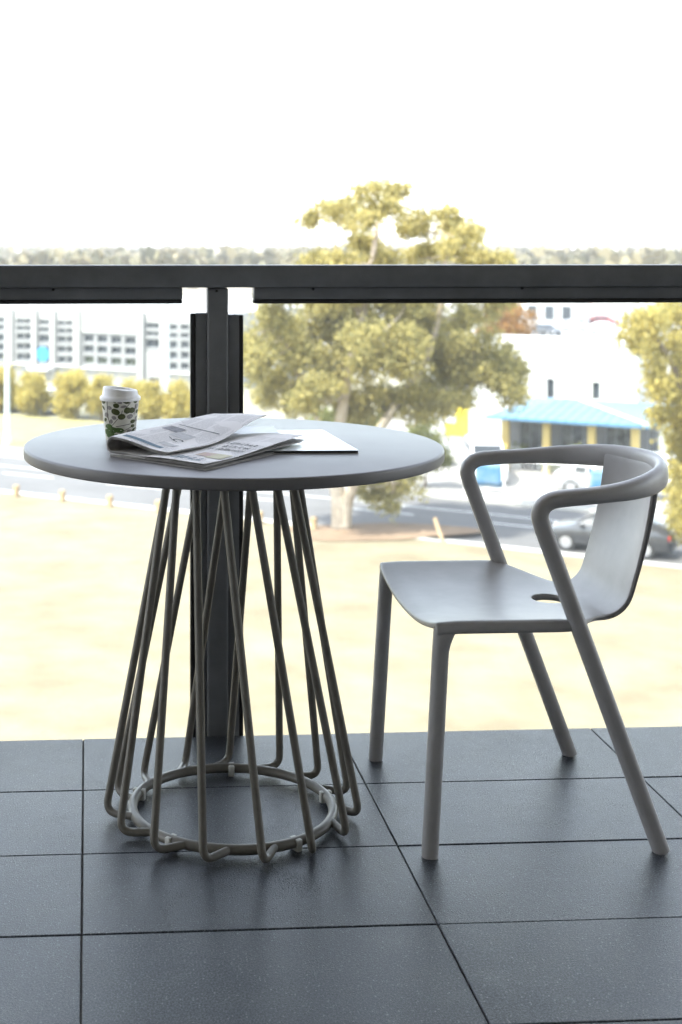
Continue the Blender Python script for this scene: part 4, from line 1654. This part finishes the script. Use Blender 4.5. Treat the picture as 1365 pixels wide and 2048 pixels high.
def leaves(lobes, per_m2, size, rr, droop=.5, shell_=.55):
    """leaf quads spread through ellipsoid lobes (centre, radii); denser to the outside, grouped in sprays"""
    V, Fc = [], []
    subs = []
    for (c, r) in lobes:                               # every lobe is itself a handful of uneven clumps
        for _ in range(9):
            d = Vector((rr.gauss(0, 1), rr.gauss(0, 1), rr.gauss(.15, 1))).normalized()
            q = rr.uniform(.45, .95)
            f = rr.uniform(.28, .54)
            subs.append(((c[0] + d.x * r[0] * q, c[1] + d.y * r[1] * q, c[2] + d.z * r[2] * q), (r[0] * f, r[1] * f, r[2] * f * rr.uniform(.7, 1.0))))
    for (c, r) in subs:
        area = 4 * pi * ((r[0] * r[1]) ** 1.6 / 3 + (r[0] * r[2]) ** 1.6 / 3 + (r[1] * r[2]) ** 1.6 / 3) ** (1 / 1.6)
        nsp = max(6, int(area * per_m2 / 9))
        for _ in range(nsp):
            while True:
                d = Vector((rr.gauss(0, 1), rr.gauss(0, 1), rr.gauss(0, 1)))
                if d.length > .01:
                    d.normalize()
                    break
            rad = (shell_ + (1.08 - shell_) * rr.random() ** .7)
            if d.z < -.3 and rr.random() < .35:
                continue
            sp = Vector((c[0] + d.x * r[0] * rad, c[1] + d.y * r[1] * rad, c[2] + d.z * r[2] * rad))
            sr = size * rr.uniform(1.0, 2.6)
            for _k in range(rr.randint(6, 12)):
                p = sp + Vector((rr.gauss(0, sr * .5), rr.gauss(0, sr * .5), rr.gauss(0, sr * .45)))
                ax = Vector((rr.gauss(0, .6), rr.gauss(0, .6), rr.gauss(-droop, .6))).normalized()
                sd = ax.cross(Vector((rr.gauss(0, 1), rr.gauss(0, 1), rr.gauss(0, 1)))).normalized()
                l_ = size * rr.uniform(.7, 1.3)
                wd = l_ * rr.uniform(.20, .34)
                k = len(V)
                V += [p - ax * l_ * .5, p + sd * wd, p + ax * l_ * .5, p - sd * wd]
                Fc.append((k, k + 1, k + 2, k + 3))
    return V, Fc


def limb(bm_v, bm_f, path, r0, r1, n=8):
    rads = [r0 + (r1 - r0) * i / (len(path) - 1) for i in range(len(path))]
    V, Fc = rings_mesh(rings(path, rads, n))
    k = len(bm_v)
    bm_v += V
    bm_f += [tuple(i + k for i in f) for f in Fc]


def tree(name, label, base, stems, lobes, per_m2, size, leaf, bark, seed, r0, group=None, cat='tree', droop=.5, twigs=True):
    """stems: list of polylines (relative to base); lobes: list of (centre, radii) relative to base"""
    rr = random.Random(seed)
    e = empty(name, base)
    tag(e, label, cat, group)
    V, Fc = [], []
    ends = []
    for k, s in enumerate(stems):
        path = catmull([Vector(p) for p in s], 4)
        limb(V, Fc, path, r0 * (1 if k == 0 else .75 if k == 1 else .36), r0 * (.22 if k < 2 else .14))
        ends += path[len(path) // 2:]
    if twigs and ends:
        for (c, r) in lobes:
            c = Vector(c)
            st = min(ends, key=lambda p: (p - c).length)
            mid = st.lerp(c, .5) + Vector((rr.gauss(0, .15), rr.gauss(0, .15), -.1)) * (c - st).length * .5
            limb(V, Fc, catmull([st, mid, c], 4), r0 * .16, r0 * .04, 6)
            for _ in range(3):
                d = Vector((rr.gauss(0, 1), rr.gauss(0, 1), rr.gauss(.2, .7))).normalized()
                tip = c + Vector((d.x * r[0], d.y * r[1], d.z * r[2])) * .8
                limb(V, Fc, [c.lerp(st, .2), c.lerp(tip, .5), tip], r0 * .07, r0 * .02, 5)
    mesh('trunk', V, Fc, bark, e, smooth=True)
    V, Fc = leaves(lobes, per_m2, size, rr, droop)
    o = mesh('crown', V, Fc, leaf, e)
    return e


# ---- the big gum tree: lobes read as (px, py, rx, ry) in the photograph, spread in depth about its trunk
GD = 53.2
gb = LD((680 - CX) / F * GD, GD, GZ + .1)
gum = [(738, 388, 34, 28), (795, 392, 32, 30), (770, 420, 40, 26), (645, 436, 42, 32), (695, 432, 40, 30), (735, 448, 34, 24), (830, 452, 42, 32), (890, 446, 44, 30), (935, 468, 30, 22),
       (640, 522, 40, 18), (725, 492, 34, 30), (690, 524, 42, 22), (770, 524, 46, 20), (850, 512, 52, 26), (930, 500, 46, 30), (990, 522, 46, 18), (950, 470, 16, 14),
       (545, 655, 56, 50), (520, 735, 34, 52), (600, 690, 62, 60), (575, 775, 60, 56), (675, 650, 66, 56), (690, 735, 72, 60), (760, 640, 66, 54), (785, 715, 72, 62), (870, 670, 66, 56), (870, 760, 66, 56),
       (945, 700, 58, 52), (965, 765, 66, 44), (925, 635, 44, 36), (640, 800, 62, 44), (735, 800, 66, 44), (830, 810, 54, 40), (1005, 745, 42, 46), (560, 600, 50, 40), (690, 585, 80, 46), (820, 585, 80, 46), (960, 590, 60, 46), (905, 810, 40, 30), (640, 740, 56, 50), (730, 690, 56, 50), (830, 640, 56, 46), (910, 720, 50, 46), (660, 600, 50, 40), (500, 690, 26, 34), (1020, 790, 34, 30),
       (770, 985, 44, 30), (815, 965, 34, 26), (735, 975, 26, 20)]
rr = random.Random(21)
lobes = []
for (px, py, rx, ry) in gum:
    dd = GD + rr.uniform(-2.2, 2.6) * (0.5 if py > 940 else 1)
    p = PX(px, py, dd) - gb
    s_ = dd / F
    lobes.append((p, (rx * s_, (rx + ry) / 2 * s_ * rr.uniform(.9, 1.3), ry * s_)))


def gp(px, py, dd=0.0):
    return PX(px, py, GD + dd) - gb


stems = [[(0, 0, -.15), gp(678, 1000), gp(668, 930, .3), gp(680, 850, .2), gp(700, 740, 0), gp(725, 640, .3), gp(745, 520, 0), gp(760, 430, .2)],
         [gp(690, 1062, -.1), gp(697, 1000, -.2), gp(735, 900, -.6), gp(800, 800, .5), gp(860, 700, .8), gp(890, 560, .6), gp(885, 470, .4)],
         [gp(668, 930, .3), gp(640, 850, .6), gp(600, 760, .9), gp(570, 680, 1.0)],
         [gp(725, 640, .3), gp(690, 560, .6), gp(665, 460, .8)],
         [gp(800, 800, .5), gp(890, 780, .4), gp(970, 760, 1.0)],
         [gp(735, 900, -.6), gp(770, 920, -1.0), gp(785, 965, -1.3)],
         [gp(700, 740, 0), gp(735, 700, -1.2), gp(770, 660, -2.0)]]
tree('gum_tree', 'tall spreading gum tree with pale forked trunk behind the railing', gb, stems, lobes, 160, .17, L_GUM, M_BARK, 5, .34, droop=.8)

# ---- tree leaning in at the right edge
RD = 47.5
rb = GP(1452, 1136, GZ)
rb = LD((1440 - CX) / F * RD, RD, GZ + .1)
rlob = [(1290, 655, 46, 34), (1345, 640, 50, 36), (1400, 690, 60, 50), (1330, 700, 46, 40), (1375, 760, 62, 50), (1320, 760, 34, 40), (1350, 830, 56, 50), (1420, 800, 70, 70), (1365, 900, 48, 50), (1420, 900, 60, 70), (1360, 970, 36, 44), (1400, 1030, 50, 50),
        (1362, 1050, 26, 40), (1450, 960, 60, 60), (1460, 680, 70, 60), (1520, 760, 80, 70), (1540, 880, 80, 70), (1268, 668, 26, 30), (1500, 640, 60, 50)]
lobes = []
for (px, py, rx, ry) in rlob:
    dd = RD + rr.uniform(-1.6, 1.8)
    p = PX(px, py, dd) - rb
    s_ = dd / F
    lobes.append((p, (rx * s_, (rx + ry) / 2 * s_ * 1.1, ry * s_)))


def rp(px, py, dd=0.0):
    return PX(px, py, RD + dd) - rb


stems = [[(0, 0, -.2), rp(1445, 1020), rp(1430, 900, .2), rp(1440, 780), rp(1420, 680)], [rp(1440, 960), rp(1390, 850, -.4), rp(1350, 740, -.6), rp(1310, 670, -.5)], [rp(1432, 900), rp(1500, 800, .5), rp(1520, 700, .8)]]
tree('pepper_tree', 'yellow green drooping tree at the right edge behind the chair', rb, stems, lobes, 165, .17, leaf_mat('pepper_leaf', (0.55, 0.45, 0.130), (0.26, 0.235, 0.080)), M_BARK2, 9, .26, droop=1.0)

# ---- orange tinged tree behind the gum
OD = 92.0
ob = LD((1010 - CX) / F * OD, OD, GZ + .05)
lobes = []
for (px, py, rx, ry) in ((1000, 640, 42, 34), (1035, 655, 34, 34), (985, 680, 40, 34), (1040, 690, 24, 24), (1010, 620, 30, 22), (1010, 700, 40, 30)):
    p = PX(px, py, OD + rr.uniform(-1.5, 1.5)) - ob
    lobes.append((p, (rx * OD / F, rx * OD / F, ry * OD / F)))
tree('orange_tree', 'orange tinged tree showing behind the right side of the gum tree', ob, [[(0, 0, -.1), (.1, 0, 2.0), (-.2, .1, 4.2)], [(.1, 0, 2), (.9, .2, 4)]], lobes, 60, .24, L_ORG, M_BARK2, 15, .2)

# ---- round bushes behind the table
for (px, py, d_, lob, lab, seed) in (
        (690, 870, 70.0, ((660, 835, 44, 26), (700, 828, 44, 28), (740, 842, 36, 24), (690, 856, 56, 24)), 'low green bush behind the table under the gum tree', 31),
        (850, 950, 62.5, ((850, 870, 36, 34), (835, 915, 36, 36), (870, 925, 34, 34), (848, 895, 40, 30)), 'round olive bush between the table and the chair', 32),
        (1140, 955, 63.0, ((1110, 925, 30, 20), (1150, 920, 34, 22), (1185, 930, 28, 18)), 'low bush behind the fence in front of the shop', 33),
        (1010, 930, 68.0, ((1000, 905, 24, 20), (1030, 908, 22, 18)), 'small bush beside the leftmost yellow post of the shop', 34)):
    bb = LD((px - CX) / F * d_, d_, GZ + .1)
    lobes = []
    for (x, y, rx, ry) in lob:
        p = PX(x, y, d_ + rr.uniform(-.5, .5)) - bb
        lobes.append((p, (rx * d_ / F, rx * d_ / F, ry * d_ / F)))
    tree('bush', lab, bb, [[(0, 0, -.1), (.05, 0, .5), (.1, .1, 1.0)]], lobes, 130, .15, L_BUSH, M_BARK2, seed, .08, 'bushes beyond the road', 'bush')

# ---- row of small yellow trees in front of the office building
names = ['leftmost', 'second', 'third', 'fourth', 'fifth', 'sixth', 'seventh', 'eighth']
for k, (px, top, wd) in enumerate(((2, 738, 46), (72, 750, 52), (148, 736, 56), (204, 748, 46), (258, 764, 46), (306, 762, 44), (358, 770, 42), (408, 766, 42))):
    b_ = 23.6 + rr.uniform(-.6, .6)
    a = st_px(px, b_)
    base = ST(a, b_, .11)
    d_ = (base - Vector((0, 0, 0))).dot(FW)
    sc_ = d_ / F
    pyb = CY + (H - base.z) / sc_
    hgt = (pyb - top) * sc_ * rr.uniform(.88, 1.08)
    w_ = wd * sc_ * rr.uniform(.85, 1.1)
    lobes = []
    for _ in range(20):
        zz = rr.uniform(.16, .88)
        f = sin(pi * min(1, .25 + zz * .75)) ** .6
        an = rr.uniform(0, 2 * pi)
        q = rr.uniform(.1, .62) * w_ * f
        r_ = w_ * rr.uniform(.34, .52) * (.7 + .3 * f)
        lobes.append(((q * 1.25 * cos(an), q * 1.25 * sin(an), zz * hgt * rr.uniform(.86, 1.06)), (r_ * .72, r_ * .72, r_ * rr.uniform(.5, .95))))
    lobes.append(((0, 0, hgt * .88), (w_ * .35, w_ * .35, hgt * .12)))
    tree('yellow_tree', 'small yellow leaved tree in front of the office, %s in the row' % (names[k] if k == 0 else names[k] + ' from the left'), base,
         [[(0, 0, -.1), (.03, 0, hgt * .35), (-.05, .05, hgt * .7)]], lobes, 90, .18, L_YEL, M_BARK2, 60 + k, .10, 'yellow street trees')

# ---- far woodland and scrub to the skyline: one mass
V, Fc = [], []
rr = random.Random(77)
for k in range(1900):
    d_ = 300 * (3200 / 300) ** (rr.random() ** .8)
    lat = rr.uniform(-.30, .50) * d_
    if d_ < 330 and -40 < lat < 115:
        continue
    if noise.noise(Vector((lat * .004, d_ * .0025, 3))) < -.2 and d_ < 1200:
        continue
    hh = rr.uniform(5.5, 9.2) * (1 + d_ / 7000)
    c = LD(lat, d_, GZ)
    n_ = 46 if d_ < 500 else 26
    w_ = hh * rr.uniform(.5, .9)
    for _ in range(n_):
        d = Vector((rr.gauss(0, 1), rr.gauss(0, 1), rr.gauss(0, 1))).normalized()
        q = c + Vector((d.x * w_, d.y * w_, hh * (.55 + .45 * d.z)))
        s_ = hh * rr.uniform(.16, .30)
        ax = Vector((rr.gauss(0, 1), rr.gauss(0, 1), rr.gauss(0, .6))).normalized()
        sd = ax.cross(Vector((rr.gauss(0, 1), rr.gauss(0, 1), rr.gauss(0, 1)))).normalized()
        i = len(V)
        V += [q - ax * s_, q + sd * s_ * .8, q + ax * s_, q - sd * s_ * .8]
        Fc.append((i, i + 1, i + 2, i + 3))
fw_ = mesh('far_woodland', V, Fc, L_FAR)
tag(fw_, 'distant grey green trees along the skyline', 'trees', kind='stuff')

# ================================================================== THE AIR
hz = box('haze', (-2700, -400, GZ - 1.2), (3700, 5100, 14.0), M_WHITE)
hz.rotation_euler = (0, 0, YAW)
hm = bpy.data.materials.new('pale_haze')
hm.use_nodes = True
hn = hm.node_tree.nodes
hn.remove(hn['Principled BSDF'])
pv = hn.new('ShaderNodeVolumePrincipled')
pv.inputs['Color'].default_value = (0.92, 0.95, 1.0, 1)
pv.inputs['Density'].default_value = 0.00030
pv.inputs['Anisotropy'].default_value = 0.0
hm.node_tree.links.new(pv.outputs[0], hn['Material Output'].inputs['Volume'])
hz.data.materials.clear()
hz.data.materials.append(hm)
tag(hz, kind='stuff')
